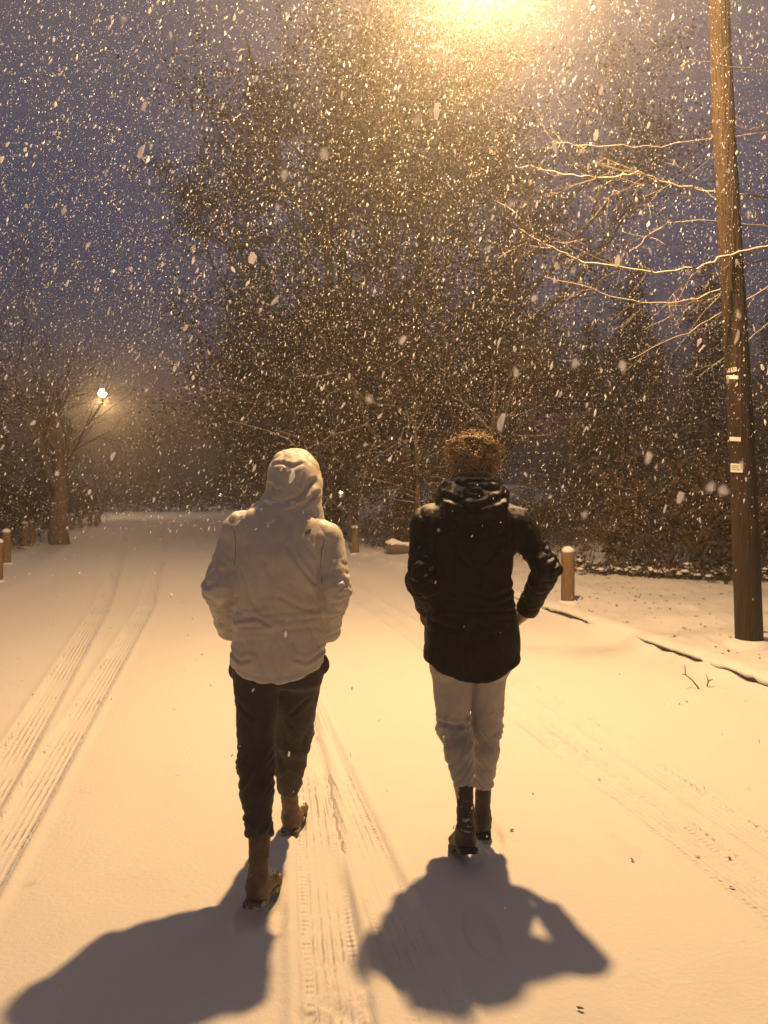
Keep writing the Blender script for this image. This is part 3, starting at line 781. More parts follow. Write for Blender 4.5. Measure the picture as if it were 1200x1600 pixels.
# ------------------------------------------------------------------ utility pole with the street lamp
LAMP = Vector((.82, 6.2, 6.15))
def lamp_head(parent, p, dirv, gs=1.0):
    """luminaire hanging at the end of an arm; p is the underside of the glass"""
    d = Vector(dirv).normalized(); a = math.atan2(d.y, d.x)
    rot = Matrix.Translation(p) @ Matrix.Rotation(a, 4, 'Z')
    mb = MB(); pts = [(-.26, .10, .05), (-.20, .12, .085), (0, .135, .15), (.15, .14, .14), (.24, .13, .07), (.27, .125, .03)]
    V = []; n = 14
    for x, z, r in pts:
        for k in range(n):
            q = 2 * math.pi * k / n; V.append(rot @ Vector((x, math.cos(q) * r, z + .03 + math.sin(q) * r * (.75 if math.sin(q) > 0 else .25))))
    F = [(i * n + k, i * n + (k + 1) % n, (i + 1) * n + (k + 1) % n, (i + 1) * n + k) for i in range(len(pts) - 1) for k in range(n)]
    F += [tuple(range(n - 1, -1, -1)), tuple((len(pts) - 1) * n + k for k in range(n))]
    mb.add(V, F); h = mb.build('lamp_head', M['metal'], parent)
    g = MB(); g.lathe([(.01, .125 - .105 * gs)] + [(.115 * gs * math.sin(t), .125 - .105 * gs * math.cos(t)) for t in np.linspace(.2, 1.5 if gs == 1 else 2.7, 12)] + [(.11, .135 if gs == 1 else .33)], 20, tuple(p))
    g.build('glass_bowl', GLOW, h)
    return h
GLOW = mat('glowing_sodium_glass', (.9, .8, .6), .3, emis=((1.0, .66, .30), 34))
LCOL = (1.0, .585, .235)
def street_light(p, power, road_dir, name='street_light', radius=.10, spread=1.95):
    l = bpy.data.lights.new(name, 'POINT'); l.energy = power; l.color = LCOL; l.shadow_soft_size = radius
    l.use_nodes = True; nt = l.node_tree; N = nt.nodes; L = nt.links
    em = N['Emission']
    geo = N.new('ShaderNodeNewGeometry'); sx = N.new('ShaderNodeSeparateXYZ'); L.new(geo.outputs['Incoming'], sx.inputs[0])
    def m_(op, a, b=None, clamp=False):
        q = N.new('ShaderNodeMath'); q.operation = op; q.use_clamp = clamp
        for i_, v in enumerate((a, b)):
            if v is None: continue
            if isinstance(v, (int, float)): q.inputs[i_].default_value = v
            else: L.new(v, q.inputs[i_])
        return q.outputs[0]
    # a road luminaire throws more light out along the road than straight down
    down = m_('MULTIPLY', sx.outputs['Z'], -1)
    side = m_('SUBTRACT', 1, m_('ABSOLUTE', sx.outputs['Z']))
    al = m_('ADD', m_('MULTIPLY', sx.outputs['X'], road_dir[0]), m_('MULTIPLY', sx.outputs['Y'], road_dir[1]))
    al2 = m_('MULTIPLY', al, al)
    rp = N.new('ShaderNodeMapRange'); rp.interpolation_type = 'SMOOTHERSTEP'; rp.inputs[1].default_value = .05; rp.inputs[2].default_value = .75
    L.new(side, rp.inputs[0])
    cut = N.new('ShaderNodeMapRange'); cut.interpolation_type = 'SMOOTHSTEP'; cut.inputs[1].default_value = -.02; cut.inputs[2].default_value = .16
    cut.inputs[3].default_value = .0; cut.inputs[4].default_value = 1.0; L.new(down, cut.inputs[0])
    f = m_('ADD', 1, m_('MULTIPLY', m_('MULTIPLY', m_('MULTIPLY', rp.outputs[0], al2), spread), cut.outputs[0]))
    L.new(f, em.inputs['Strength'])
    o = bpy.data.objects.new(name, l); COL.objects.link(o); o.location = p
    return o

PB = at(1171, 1021, 7.6); PB.z = gz(PB.x, PB.y)
def build_pole():
    root = thing('utility_pole', 'tall brown wooden utility pole with small metal plates at the right road edge', 'utility pole', tuple(PB))
    top = 0
    ax = lambda z: Vector((-.30 * z / 6.45 + .015 * math.sin(z * .9), 0, z))
    zs = np.linspace(-.15, 9.2, 44)
    mb = MB()
    rng = random.Random(4)
    V = []; n = 20
    for z in zs:
        r =   .131 - .0052 * z
        for k in range(n):
            a = 2 * math.pi * k / n
            q = r * (1 + .02 * math.sin(3 * a + 1 + z * .3) + .012 * math.sin(7 * a + z * .5))
            c = ax(z); V.append((c.x + q * math.cos(a), q * math.sin(a), z))
    F = [(i * n + k, i * n + (k + 1) % n, (i + 1) * n + (k + 1) % n, (i + 1) * n + k) for i in range(len(zs) - 1) for k in range(n)]
    F.append(tuple((len(zs) - 1) * n + k for k in range(n)))
    mb.add(V, F); mb.build('pole', M['pole'], root)
    mb = MB(); mb.lathe([(.30, -.06), (.24, .012), (.18, .035), (.138, .05), (.10, .055)], 26, wob=.07, seed=31); mb.build('snow_mound', M['snow'], root)
    # plates, on the side that faces the road and us
    def plate(name, px, py, w, h, m, tilt=0):
        P = at(px, py, 7.47) - PB; c = ax(P.z); r =   .131 - .0052 * P.z
        a = math.atan2(-1, (P.x - c.x) / r * 1.0); a = math.radians(-90) + math.asin(max(-.8, min(.8, (P.x - c.x) / r)))
        nv = Vector((math.cos(a), math.sin(a), 0)); rot = Matrix.Rotation(a + math.pi / 2, 3, 'Z') @ Matrix.Rotation(tilt, 3, 'Y')
        mb = MB(); n = 7; V = []
        pos = Vector((c.x, 0, P.z))
        # curved with the pole
        for i in range(n):
            t = (i / (n - 1) - .5) * w / r
            for zz in (-h / 2, h / 2):
                for rr in (r + .006, r + .0105):
                    zt = zz + (i / (n - 1) - .5) * w * math.tan(-tilt)
                    V.append(pos + Vector((math.cos(a + t) * rr, math.sin(a + t) * rr, zt)))
        F = []
        for i in range(n - 1):
            b = i * 4; e = b + 4
            F += [(b, e, e + 2, b + 2), (b + 1, b + 3, e + 3, e + 1), (b, b + 1, e + 1, e), (b + 2, e + 2, e + 3, b + 3)]
        F += [(0, 2, 3, 1), ((n - 1) * 4, (n - 1) * 4 + 1, (n - 1) * 4 + 3, (n - 1) * 4 + 2)]
        mb.add(V, F)
        o = mb.build(name, m, root, False)
        def ink(u0, u1, z0, z1, m2, nm):
            mk = MB(); V = []
            for i in range(4):
                t = (u0 + (u1 - u0) * i / 3) / r
                for zz in (z0, z1):
                    for rr in (r + .0108, r + .0128):
                        V.append(pos + Vector((math.cos(a + t) * rr, math.sin(a + t) * rr, zz + (u0 + (u1 - u0) * i / 3) * math.tan(-tilt))))
            F = []
            for i in range(3):
                b = i * 4; e = b + 4
                F += [(b, e, e + 2, b + 2), (b + 1, b + 3, e + 3, e + 1), (b, b + 1, e + 1, e), (b + 2, e + 2, e + 3, b + 3)]
            F += [(0, 2, 3, 1), (12, 13, 15, 14)]
            mk.add(V, F); return mk
        return o, ink
    def marks(o, ink, strokes, m2, nm):
        mk = MB()
        for s in strokes:
            k = ink(*s, m2, nm); mk.add(k.v, k.f)
        mk.build(nm, m2, o, False)
    o, ink = plate('number_plate', 1141.5, 577, .105, .052, M['plate_dark'], R(-5))
    marks(o, ink, [(-.022, -.013, -.021, .021), (.001, .009, -.021, .021), (.022, .030, -.021, .021), (.040, .048, -.021, .021), (.030, .040, .014, .021), (.030, .040, -.004, .003), (.030, .040, -.021, -.014), (-.042, -.036, -.015, .006)], M['plate'], 'digits')
    plate('metal_tag', 1142.5, 588, .118, .036, M['plate'], R(8))[0]['label'] = 'plain pale strip plate, the topmost of the two'
    o, _ = plate('metal_tag', 1147.5, 685.5, .108, .040, M['plate'], R(7)); o['label'] = 'plain pale strip plate in the middle of the pole'
    o, ink = plate('sign_plate', 1149, 731, .118, .085, M['plate'], R(4))
    marks(o, ink, [(-.044, .030, .017, .025), (-.044, .022, -.001, .006), (-.044, .034, -.020, -.012)], M['print'], 'printed_lines')
    # lamp arm
    base = ax(7.1); end = LAMP + Vector((0, 0, .20)) - PB; d = (end - base); d.z = 0; d.normalize()
    mb = MB(); pts = []
    for t in np.linspace(0, 1, 12):
        p = base.lerp(end, t); p.z = base.z * (1 - t) + end.z * t + .55 * math.sin(math.pi * t) * (1 - .3 * t); pts.append(p)
    mb.tube(pts, .028, 10); mb.box(base + d * .13, (.1, .1, .25)); mb.build('lamp_arm', M['metal'], root)
    return root, d
pole, LD = build_pole()
lh = lamp_head(pole, LAMP - PB, LD)
sl = street_light(LAMP + Vector((0, 0, -.12)) , 3350, (-.18, .98)); sl.parent = pole; sl.location = LAMP + Vector((0, 0, -.12)) - PB

# the far street lamp
FL = at(160, 618, 41)
def far_lamp():
    bx = at(103, 790, 41.5); b = Vector((bx.x - .2, 41.8, gz(bx.x, 41.8)))
    root = thing('street_lamp', 'glowing street lamp far down the road at left above the small trees', 'street lamp', tuple(b))
    e = FL - b
    mb = MB(); mb.tube([(0, 0, -.2), (0, 0, 3), (0, 0, 6.1)], [.09, .075, .055], 10); mb.build('pole', M['dark_metal'], root)
    mb = MB(); mb.tube([(0, 0, 6.0), (e.x * .2, e.y * .2, 6.5), (e.x * .6, e.y * .6, e.z + .35), (e.x, e.y, e.z + .17)], .035, 8); mb.build('lamp_arm', M['metal'], root)
    h = lamp_head(root, e, (e.x, e.y, 0), 1.9)
    l = street_light(FL, 760, (-.3, .95), 'far_street_light', .15, 1.0); l.parent = root; l.location = e + Vector((0, 0, -.30))
far_lamp()
# a small bluish light far off, source unknown; post and lantern shape made up
def far_light():
    p = at(343, 773, 58); b = Vector((p.x, p.y, gz(p.x, p.y)))
    root = thing('bluish_light', 'tiny bluish white light low under the far dark trees', 'lantern', tuple(b))
    h = p.z - b.z
    mb = MB(); mb.tube([(0, 0, -.1), (0, 0, h - .12)], .04, 8); mb.build('post', M['metal'], root)
    mb = MB(); mb.lathe([(.02, h + .17), (.26, h + .12), (.28, h + .09)], 12); mb.build('cap', M['metal'], root)
    g = mat('glowing_white_glass', (.9, .9, .9), .3, emis=((.75, .9, 1.0), 14))
    mb = MB(); mb.lathe([(.08, h - .12), (.17, h - .08), (.2, h), (.17, h + .08)], 12); mb.build('glass', g, root)
far_light()

# ------------------------------------------------------------------ bollards, log, twigs
def make_bollard(h=.68, r=.088, seed=1):
    root = thing('wooden_bollard', 'x', 'bollard')
    mb = MB(); mb.lathe([(r * 1.01, -.12), (r * 1.01, .02), (r, h * .5), (r * .985, h - .03), (r * .95, h - .008), (r * .8, h)], 20, wob=.012, seed=seed)
    mb.build('post', M['post'], root)
    mb = MB(); mb.lathe([(r * .90, h - .006), (r * 1.02, h + .012), (r * .92, h + .035), (r * .62, h + .060), (r * .25, h + .074), (r * .05, h + .077)], 18, wob=.03, seed=seed + 4)
    mb.build('snow_cap', M['snow'], root)
    mb = MB(); mb.lathe([(r * 1.9, -.05), (r * 1.45, .012), (r * 1.15, .028), (r * .9, .03)], 18, wob=.06, seed=seed + 9); mb.build('snow_mound', M['snow'], root)
    return root
b0 = make_bollard()
BOL = [(887, 941, 'wooden bollard with pointed snow cap beside the black jacket elbow', 1.0), (556, 866, 'snow capped wooden bollard between the two walkers', .92),
       (-4, 909, 'nearest wooden bollard cut by the left picture edge', 1), (10, 881, 'wooden bollard just behind the nearest one at the left edge', 1),
       (38, 855, 'left bollard of the close pair before the bare tree', .95), (51, 851, 'right bollard of the close pair before the bare tree', .95),
       (69, 826, 'lone bollard far behind the left pair', .9),
       (112, 829, 'first bollard right of the bare tree trunk', .85), (126, 826, 'second bollard right of the bare tree trunk', .95), (141, 823.5, 'third bollard right of the bare tree trunk', .9), (151, 822.5, 'fourth bollard right of the bare tree trunk', .9)]
for i, (px, py, lab, s) in enumerate(BOL):
    o = b0 if i == 0 else copy_tree(b0)
    Y = FPX * CAMH / (py - HY); p = at(px, py, Y)
    for _ in range(6):
        z = gz(p.x, p.y); Y = FPX * (CAMH - z) / (py - HY); p = at(px, py, Y)
    o.location = (p.x, p.y, gz(p.x, p.y) + .0); o.rotation_euler = (R(random.Random(i).uniform(-2, 2)), R(random.Random(i + 50).uniform(-2, 2)), i * 1.3); o.scale = (s, s, s)
    tag(o, lab, 'bollard', 'wooden bollards along the road')

def build_log():
    c = at(622, 866, 17.6); z = gz(c.x, c.y)
    root = thing('log', 'snow topped log lying beside the road left of the black jacket', 'log', (at(604, 866, 17.6).x, 17.6, z))
    mb = MB(); rng = random.Random(2)
    mb.tube([(0, 0, .13), (.12, .0, .15), (.6, .05, .12), (1.2, .12, .10), (1.9, .2, .08)], [.145, .15, .105, .10, .09], 14); mb.build('trunk', M['bark'], root)
    mb = MB(); mb.tube([(-.03, 0, .27), (.13, .0, .29), (.35, .02, .225), (.7, .05, .215), (1.2, .12, .19), (1.9, .2, .16)], [.03, .085, .06, .06, .06, .04], 10); mb.build('snow_layer', M['snow'], root)
build_log()

def twig_thing(label, pxs, Y):
    base = at(*pxs[0][0], Y); root = thing('twig', label, 'twig', tuple(base)); mb = MB()
    for ln in pxs:
        pts = [at(q[0], q[1], Y + .02 * i) - base for i, q in enumerate(ln)]
        mb.tube(pts, [.0065 - .003 * i / len(pts) for i in range(len(pts))], 5)
    me = mb.build('twig_stem', M['bark'], root)
twig_thing('thin bent twig poking out of the snow before the kerb, longer of two', [[(1093, 1077), (1082, 1063), (1071, 1054), (1070, 1037)], [(1071, 1054), (1066, 1053)]], 6.25)
twig_thing('short forked twig in the snow under the kerb gap', [[(1105, 1072), (1107, 1064), (1103, 1052)], [(1107, 1064), (1113, 1061)]], 6.3)

def leaf_litter():
    rng = random.Random(8); V = []; F = []
    def leaf(x, y, s):
        z = gz(x, y); a = rng.uniform(0, 6.28); b = len(V)
        for k, (u, w) in enumerate([(-1, 0), (-.3, .45), (.5, .4), (1, 0), (.5, -.4), (-.3, -.45)]):
            V.append((x + s * (u * math.cos(a) - w * math.sin(a)), y + s * (u * math.sin(a) + w * math.cos(a)), z + .004 + s * rng.uniform(.05, .5)))
        F.append(tuple(range(b, b + 6)))
    for _ in range(380):
        y = rng.uniform(6.5, 15); x = float(np.interp(y, KERB[:, 1], KERB[:, 0])) + abs(rng.gauss(0, 1)) * 1.7 + .15
        leaf(x, y, rng.uniform(.008, .032))
    for px, py in [(1062, 1100), (1073, 1097), (1165, 1096), (1018, 1017), (988, 1348), (907, 1580), (800, 1300), (1090, 1338), (1140, 1340), (1144, 1387), (936, 1217)]:
        Y = FPX * CAMH / (py - HY); leaf((px - 600) * Y / FPX, Y, .013)
    o = link('leaf_litter', mesh_np('leaf_litter', V, F, False), M['deadleaf'])
    tag(o, 'scattered dead leaves lying on the snow by the right kerb', 'leaves', None, 'stuff')
leaf_litter()

# ------------------------------------------------------------------ trees
def grow(rng, p, d, ln, r, lev, maxlev, out, tips, up=.15, spread=.7, kids=(3, 5), seg=5, droop=0, wob=.16, ratio=.62):
    pts = [p.copy()]; rad = [r]
    d = d.normalized()
    for i in range(seg):
        d = (d + Vector((rng.gauss(0, wob), rng.gauss(0, wob), rng.gauss(0, wob) + (up if lev < 3 else up * .3) - droop * lev * .05))).normalized()
        p = p + d * (ln / seg); pts.append(p.copy()); rad.append(r * (1 - .62 * (i + 1) / seg))
    out.append((lev, pts, rad))
    if lev >= maxlev: tips.append((pts, r)); return
    n = rng.randint(*kids) + (2 if lev == 0 else 0)
    for k in range(n):
        t = rng.uniform(.35 if lev == 0 else .25, 1.0); i = min(int(t * seg), seg - 1); q = pts[i].lerp(pts[i + 1], t * seg - i)
        dd = (pts[i + 1] - pts[i]).normalized(); o = dd.orthogonal().normalized(); o.rotate(Matrix.Rotation(rng.uniform(0, 6.28), 3, dd))
        nd = (dd * rng.uniform(.35, .9) + o * spread * rng.uniform(.7, 1.3)).normalized()
        rr = (rad[i] + (rad[i + 1] - rad[i]) * (t * seg - i)) * rng.uniform(.5, .72)
        grow(rng, q, nd, ln * ratio * rng.uniform(.7, 1.15), max(rr, .003), lev + 1, maxlev, out, tips, up, spread, kids, max(3, seg - 1), droop, wob, ratio)

def foliage(rng, centres, per, spr, size, aspect=.5, flat=0):
    n = len(centres) * per; g = np.random.default_rng(rng.randrange(10 ** 6))
    C = np.repeat(np.array([tuple(c) for c in centres]), per, 0) + g.normal(0, spr, (n, 3)) * np.array([1, 1, .75])
    a = g.normal(size=(n, 3)); a[:, 2] *= (1 - flat); a /= np.linalg.norm(a, axis=1)[:, None]
    b = np.cross(a, g.normal(size=(n, 3))); b /= np.linalg.norm(b, axis=1)[:, None]
    s = size * g.uniform(.55, 1.4, (n, 1))
    V = np.stack([C - a * s, C + b * s * aspect - a * s * .1, C + a * s, C - b * s * aspect + a * s * .1], 1).reshape(-1, 3)
    return V, np.arange(n * 4).reshape(-1, 4)

def split_tree(root, out, trunk_levels, mt, mc, leafVF=None, leafmat=None):
    tb = MB(); cb = MB()
    for lev, pts, rad in out:
        n = 9 if lev == 0 else 6 if lev == 1 else 4 if lev == 2 else 3
        (tb if lev <= trunk_levels else cb).tube(pts, rad, n, False)
    tb.build('trunk', mt, root)
    me = cb.mesh('crown')
    if leafVF is not None:
        V0 = np.array([tuple(v) for v in cb.v]).reshape(-1, 3); nb = len(V0)
        me = bpy.data.meshes.new('crown')
        F = [tuple(f) for f in cb.f] + [tuple(int(i) + nb for i in f) for f in leafVF[1]]
        me.from_pydata([tuple(v) for v in np.vstack([V0, leafVF[0]])], [], F); me.update()
        me.materials.append(mc); me.materials.append(leafmat)
        mi = np.zeros(len(me.polygons), np.int32); mi[len(cb.f):] = 1; me.polygons.foreach_set('material_index', mi)
        o = bpy.data.objects.new('crown', me); COL.objects.link(o); o.parent = root
    else: link('crown', me, mc, root)

def leafy(seed, H=15, per=9):
    rng = random.Random(seed); root = thing('tree', 'x', 'tree'); out = []; tips = []
    grow(rng, Vector((0, 0, -.2)), Vector((rng.gauss(0, .05), rng.gauss(0, .05), 1)), H * .72, H * .017, 0, 3, out, tips, .10, .85, (5, 7), 9, 0, .10, .50)
    for k in range(8):           # low limbs
        z = rng.uniform(.10, .35) * H; a = rng.uniform(0, 6.28)
        grow(rng, Vector((0, 0, z)), Vector((math.cos(a), math.sin(a), .25)), H * .24, H * .006, 1, 3, out, tips, .05, .85, (4, 6), 6, .2, .12, .5)
    cs = [pts[i] for pts, r in tips for i in (1, 2, len(pts) - 1)]
    rng.shuffle(cs); cs = cs[:2600]
    split_tree(root, out, 1, M['bark'], M['bark'], foliage(rng, cs, 15, .27, .058), M['leaf'])
    return root
def conifer(seed, H=8):
    rng = random.Random(seed); root = thing('conifer', 'x', 'conifer'); out = []; cs = []
    tr = [Vector((rng.gauss(0, .03) * i, rng.gauss(0, .03) * i, -.2 + (H + .2) * i / 9)) for i in range(10)]
    out.append((0, tr, [H * .016 * (1 - .93 * i / 9) for i in range(10)]))
    z = H * .05
    while z < H * .98:
        t = z / H; L = H * .26 * (1 - t) ** .75 * rng.uniform(.75, 1.15) + .12; n = rng.randint(5, 8); ph = rng.uniform(0, 6.28)
        for k in range(n):
            a = ph + 6.28 * k / n + rng.gauss(0, .2); l = L * rng.uniform(.6, 1.15)
            i = min(int((z + .2) / (H + .2) * 9), 8); base = tr[i].lerp(tr[i + 1], (z + .2) / (H + .2) * 9 - i)
            pts = [base + Vector((math.cos(a) * l * s, math.sin(a) * l * s, l * (.12 * s - .42 * s * s))) for s in (0, .35, .7, 1)]
            out.append((2, pts, [.022, .015, .009, .004]))
            for s in np.arange(.25, 1.05, .16 / max(l, .3)):
                s = min(float(s), 1); q = base + Vector((math.cos(a) * l * s, math.sin(a) * l * s, l * (.12 * s - .42 * s * s)))
                cs.append(q + Vector((rng.gauss(0, .05), rng.gauss(0, .05), -.04)))
        z += H * .030 + .05
    split_tree(root, out, 0, M['bark'], M['bark'], foliage(rng, cs, 11, .11, .075, .22, .3), M['needle'])
    return root
def bare(seed, H=8, lev=4, name='bare_tree', m='bark', kids=(3, 4), up=.14, spread=.62, trunk=.5, lean=0, r=.02, droop=0, ratio=.66):
    rng = random.Random(seed); root = thing(name, 'x', 'tree'); out = []; tips = []
    grow(rng, Vector((0, 0, -.15)), Vector((lean, 0, 1)), H * trunk, H * r, 0, lev, out, tips, up, spread, kids, 6, droop, .10, ratio)
    split_tree(root, out, 1, M[m], M[m])
    return root

def place(o, x, y, s=1, rz=0, lab=None, grp=None, sz=None):
    o.location = (x, y, gz(x, y)); o.rotation_euler = (0, 0, rz); o.scale = (s, s, sz or s)
    if lab: o['label'] = lab
    if grp: o['group'] = grp
    return o
protos = {}
def use(key, fn):
    if key not in protos: protos[key] = fn(); return protos[key]
    return copy_tree(protos[key])
LF = [lambda: leafy(11), lambda: leafy(23), lambda: leafy(37)]
WOOD = [(-1.7, 25.5, 0, 1.1, .4), (.4, 21.5, 1, 1.0, 1.4), (1.7, 24.5, 2, 1.1, 2.2), (1.2, 29, 0, 1.25, 3.4), (-3.6, 35, 1, 1.1, 4.1),
        (-1.4, 33, 2, 1.2, .9), (1.4, 33, 1, 1.2, 2.9), (-5.8, 42, 0, .8, 1.9)]
for i, (x, y, k, s, rz) in enumerate(WOOD):
    place(use('leafy%d' % k, LF[k]), x, y, s, rz, 'tall brown leaved tree in the dense wood behind the walkers', 'tall trees of the wood behind the walkers')
SMALL = [(2.6, 20.2, 2, .42, 1.1), (-.9, 21.2, 1, .45, 2.1), (5.2, 21.5, 0, .36, 3.2), (-3.6, 27, 2, .5, .3), (-5.6, 37, 0, .5, 4.4), (.9, 19.6, 0, .36, 5.1), (7.2, 24, 1, .38, 5.6)]
for x, y, k, s, rz in SMALL:
    place(use('leafy%d' % k, LF[k]), x, y, s, rz, 'lower bushy brown tree at the edge of the wood behind the walkers', 'understorey trees at the edge of the wood')
CF = [lambda: conifer(5), lambda: conifer(9)]
for x, y, k, s, rz in [(8.2, 25, 0, .92, 0), (10, 24, 1, .88, 1), (11.7, 27, 0, 1.05, 2), (9.3, 29, 1, 1.15, 3), (13.2, 25, 1, .9, 4), (14.8, 28, 0, 1.05, 5), (12.2, 22.5, 0, .72, .7), (15.5, 23, 1, .8, 2.7), (6.6, 24.5, 1, .85, 4.7)]:
    place(use('conifer%d' % k, CF[k]), x, y, s, rz, 'dark conifer in the row beyond the slope at right', 'dark conifers beyond the slope at right')
for x, y, k, s, rz, lab in [(-11.0, 20.0, 0, .98, .5, 'dark conifer cut by the left picture edge'), (-12.9, 23.5, 1, 1.1, 1.5, 'taller dark conifer behind the one at the left picture edge'), (-13.2, 30, 0, .75, 2.5, 'small conifer behind the bare tree at left')]:
    place(use('conifer%d' % k, CF[k]), x, y, s, rz, lab, 'dark conifers at the left')
rngp = random.Random(77)
for i in range(13):
    x = -36 + i * 3.2 + rngp.uniform(-.8, .8); y = 60 + rngp.uniform(-4, 8) - max(0, x + 14) * .35
    if x > -1: continue
    place(use('leafy%d' % (i % 3), LF[i % 3]), x, y, rngp.uniform(.42, .66), i * 1.7, 'dim tree in the low far row beyond the road bend', 'far trees beyond the road bend')
# bare trees at the left
place(use('bareL', lambda: bare(14, 9.6, 5, kids=(3, 4), up=.17, spread=.5, trunk=.25, r=.023, ratio=.80)), at(95, 850, 22).x, 22, 1.4, 3.3, 'bare tree with forked upright limbs by the left road edge')
place(use('bareW', lambda: bare(21, 6.2, 5, kids=(4, 5), up=.02, spread=.8, trunk=.5, r=.016, droop=.6, m='bark_pale')), -13.4, 36, 1, .2, 'small twiggy tree lit by the far street lamp')
place(use('bareW', None), -15.6, 34, .85, 2.2, 'small twiggy tree left of the one beneath the far street lamp')
place(use('bareL', None), -14.5, 27.5, .72, 3.1, 'slender bare tree behind the left conifers')

# bare tree at the right, its boughs reaching across behind and in front of the pole
def right_tree():
    rng = random.Random(6); b = Vector((5.1, 8.3, gz(5.1, 8.3)))
    root = thing('bare_tree', 'bare tree at the right edge reaching thin pale branches past the pole', 'tree', tuple(b))
    out = []; tips = []
    tk = [Vector((0, 0, -.2)), Vector((.03, 0, 1.5)), Vector((-.02, .05, 3)), Vector((.05, .1, 4.6)), Vector((0, .1, 6.2)), Vector((.05, .12, 7.8))]
    out.append((0, tk, [.16, .13, .11, .085, .06, .03]))
    def bough(px, Y0, Y1, r0, r1, twigs=8, tl=.8):
        n = len(px); pts = [at(q[0], q[1], Y0 + (Y1 - Y0) * i / (n - 1)) - b for i, q in enumerate(px)]
        # start at the trunk
        s = pts[0]; zt = max(1.2, s.z - .15)
        pts = [Vector((0, .05, zt)), (Vector((0, .05, zt)) + s) / 2 + Vector((0, 0, .05))] + pts
        # finer, slightly crooked
        fine = []
        for i in range(len(pts) - 1):
            for t in (0, .33, .66): 
                q = pts[i].lerp(pts[i + 1], t) + Vector((rng.gauss(0, .009), rng.gauss(0, .012), rng.gauss(0, .009))); fine.append(q)
        fine.append(pts[-1]); m = len(fine)
        out.append((2, fine, [r0 + (r1 - r0) * i / (m - 1) for i in range(m)]))
        for k in range(twigs):
            t = rng.uniform(.22, .97); i = min(int(t * (m - 1)), m - 2); q = fine[i]; d = (fine[i + 1] - fine[i]).normalized()
            o = Vector((rng.uniform(-.5, .1), rng.gauss(0, .6), rng.uniform(-.75, .25)))
            grow(rng, q, (d * .9 + o).normalized(), tl * rng.uniform(.45, 1.1) * (1.15 - .6 * t), max(.0035, (r0 + (r1 - r0) * t) * .5), 3, 4, out, tips, .02, .6, (2, 4), 5, 0, .13, .55)
    bough([(1210, 308), (1160, 305), (1110, 300), (1060, 292), (1030, 282), (997, 271), (960, 277), (918, 277), (880, 271), (838, 262)], 8.0, 7.2, .020, .0045, 12, 1.0)
    bough([(1210, 383), (1170, 391), (1130, 402), (1110, 412), (1080, 420), (1040, 427), (985, 421), (930, 412), (890, 402), (862, 388), (835, 372), (812, 358)], 7.6, 6.7, .019, .0040, 14, 1.0)
    bough([(1210, 400), (1170, 412), (1140, 446), (1090, 467), (1050, 475), (1000, 472), (955, 462), (910, 445), (850, 432)], 8.0, 7.4, .014, .0035, 12, .9)
    bough([(1210, 113), (1170, 110), (1120, 101), (1085, 94), (1064, 88)], 7.2, 6.7, .010, .0035, 4, .4)
    bough([(1210, 205), (1150, 212), (1080, 222), (1010, 228), (950, 228), (900, 226), (860, 222)], 8.4, 7.8, .008, .003, 5, .5)
    bough([(1210, 355), (1150, 348), (1090, 344), (1040, 350), (1010, 372), (980, 396)], 8.3, 8.0, .010, .003, 6, .6)
    bough([(1210, 440), (1160, 470), (1110, 500), (1060, 525), (1010, 548), (985, 562)], 8.2, 8.0, .010, .003, 8, .7)
    bough([(1210, 500), (1180, 520), (1130, 560), (1090, 590)], 8.2, 8.3, .009, .003, 5, .6)
    for k in range(6):
        a = rng.uniform(-1.2, 1.6); z = rng.uniform(3, 7)
        grow(rng, Vector((0, .1, z)), Vector((math.cos(a), math.sin(a), .4)), 2.2, .03, 1, 4, out, tips, .06, .6, (3, 4), 6, 0, .12, .6)
    split_tree(root, out, 1, M['bark'], M['bark_pale'])
right_tree()
# pale dead boughs seen against the wood
def dead_shrub(label, lines, Y, r=.03):
    b = at(*lines[0][0], Y); root = thing('dead_branch', label, 'branch', tuple(b)); mb = MB(); rng = random.Random(int(lines[0][0][0]))
    for ln in lines:
        pts = [at(q[0], q[1], Y + .25 * math.sin(i * 1.7)) - b for i, q in enumerate(ln)]
        mb.tube(pts, [r * (1 - .7 * i / (len(pts) - 1)) for i in range(len(pts))], 6)
        out = []; tips = []
        for i in range(1, len(pts) - 1):
            grow(rng, pts[i], Vector((rng.gauss(0, .6), rng.gauss(0, .5), rng.gauss(.1, .6))), .7, r * .35, 3, 4, out, tips, .02, .7, (2, 3), 4, 0, .15, .55)
        for lev, p_, r_ in out: mb.tube(p_, r_, 3, False)
    mb.build('branch', M['bark'], root)
dead_shrub('pale forked branches reaching up behind the beige hood', [[(440, 742), (462, 712), (485, 698), (505, 690), (526, 672)], [(470, 706), (450, 686), (415, 672), (378, 662), (350, 655)]], 16.5, .016)
dead_shrub('pale bent branch standing out against the wood between the walkers', [[(560, 800), (566, 760), (574, 725), (578, 704), (586, 690)], [(574, 725), (600, 706), (625, 690), (660, 688)]], 17.2, .020)
dead_shrub('pale slanting limb high in the wood above the gap between walkers', [[(600, 640), (628, 592), (645, 572), (668, 552), (690, 535)]], 20, .06)

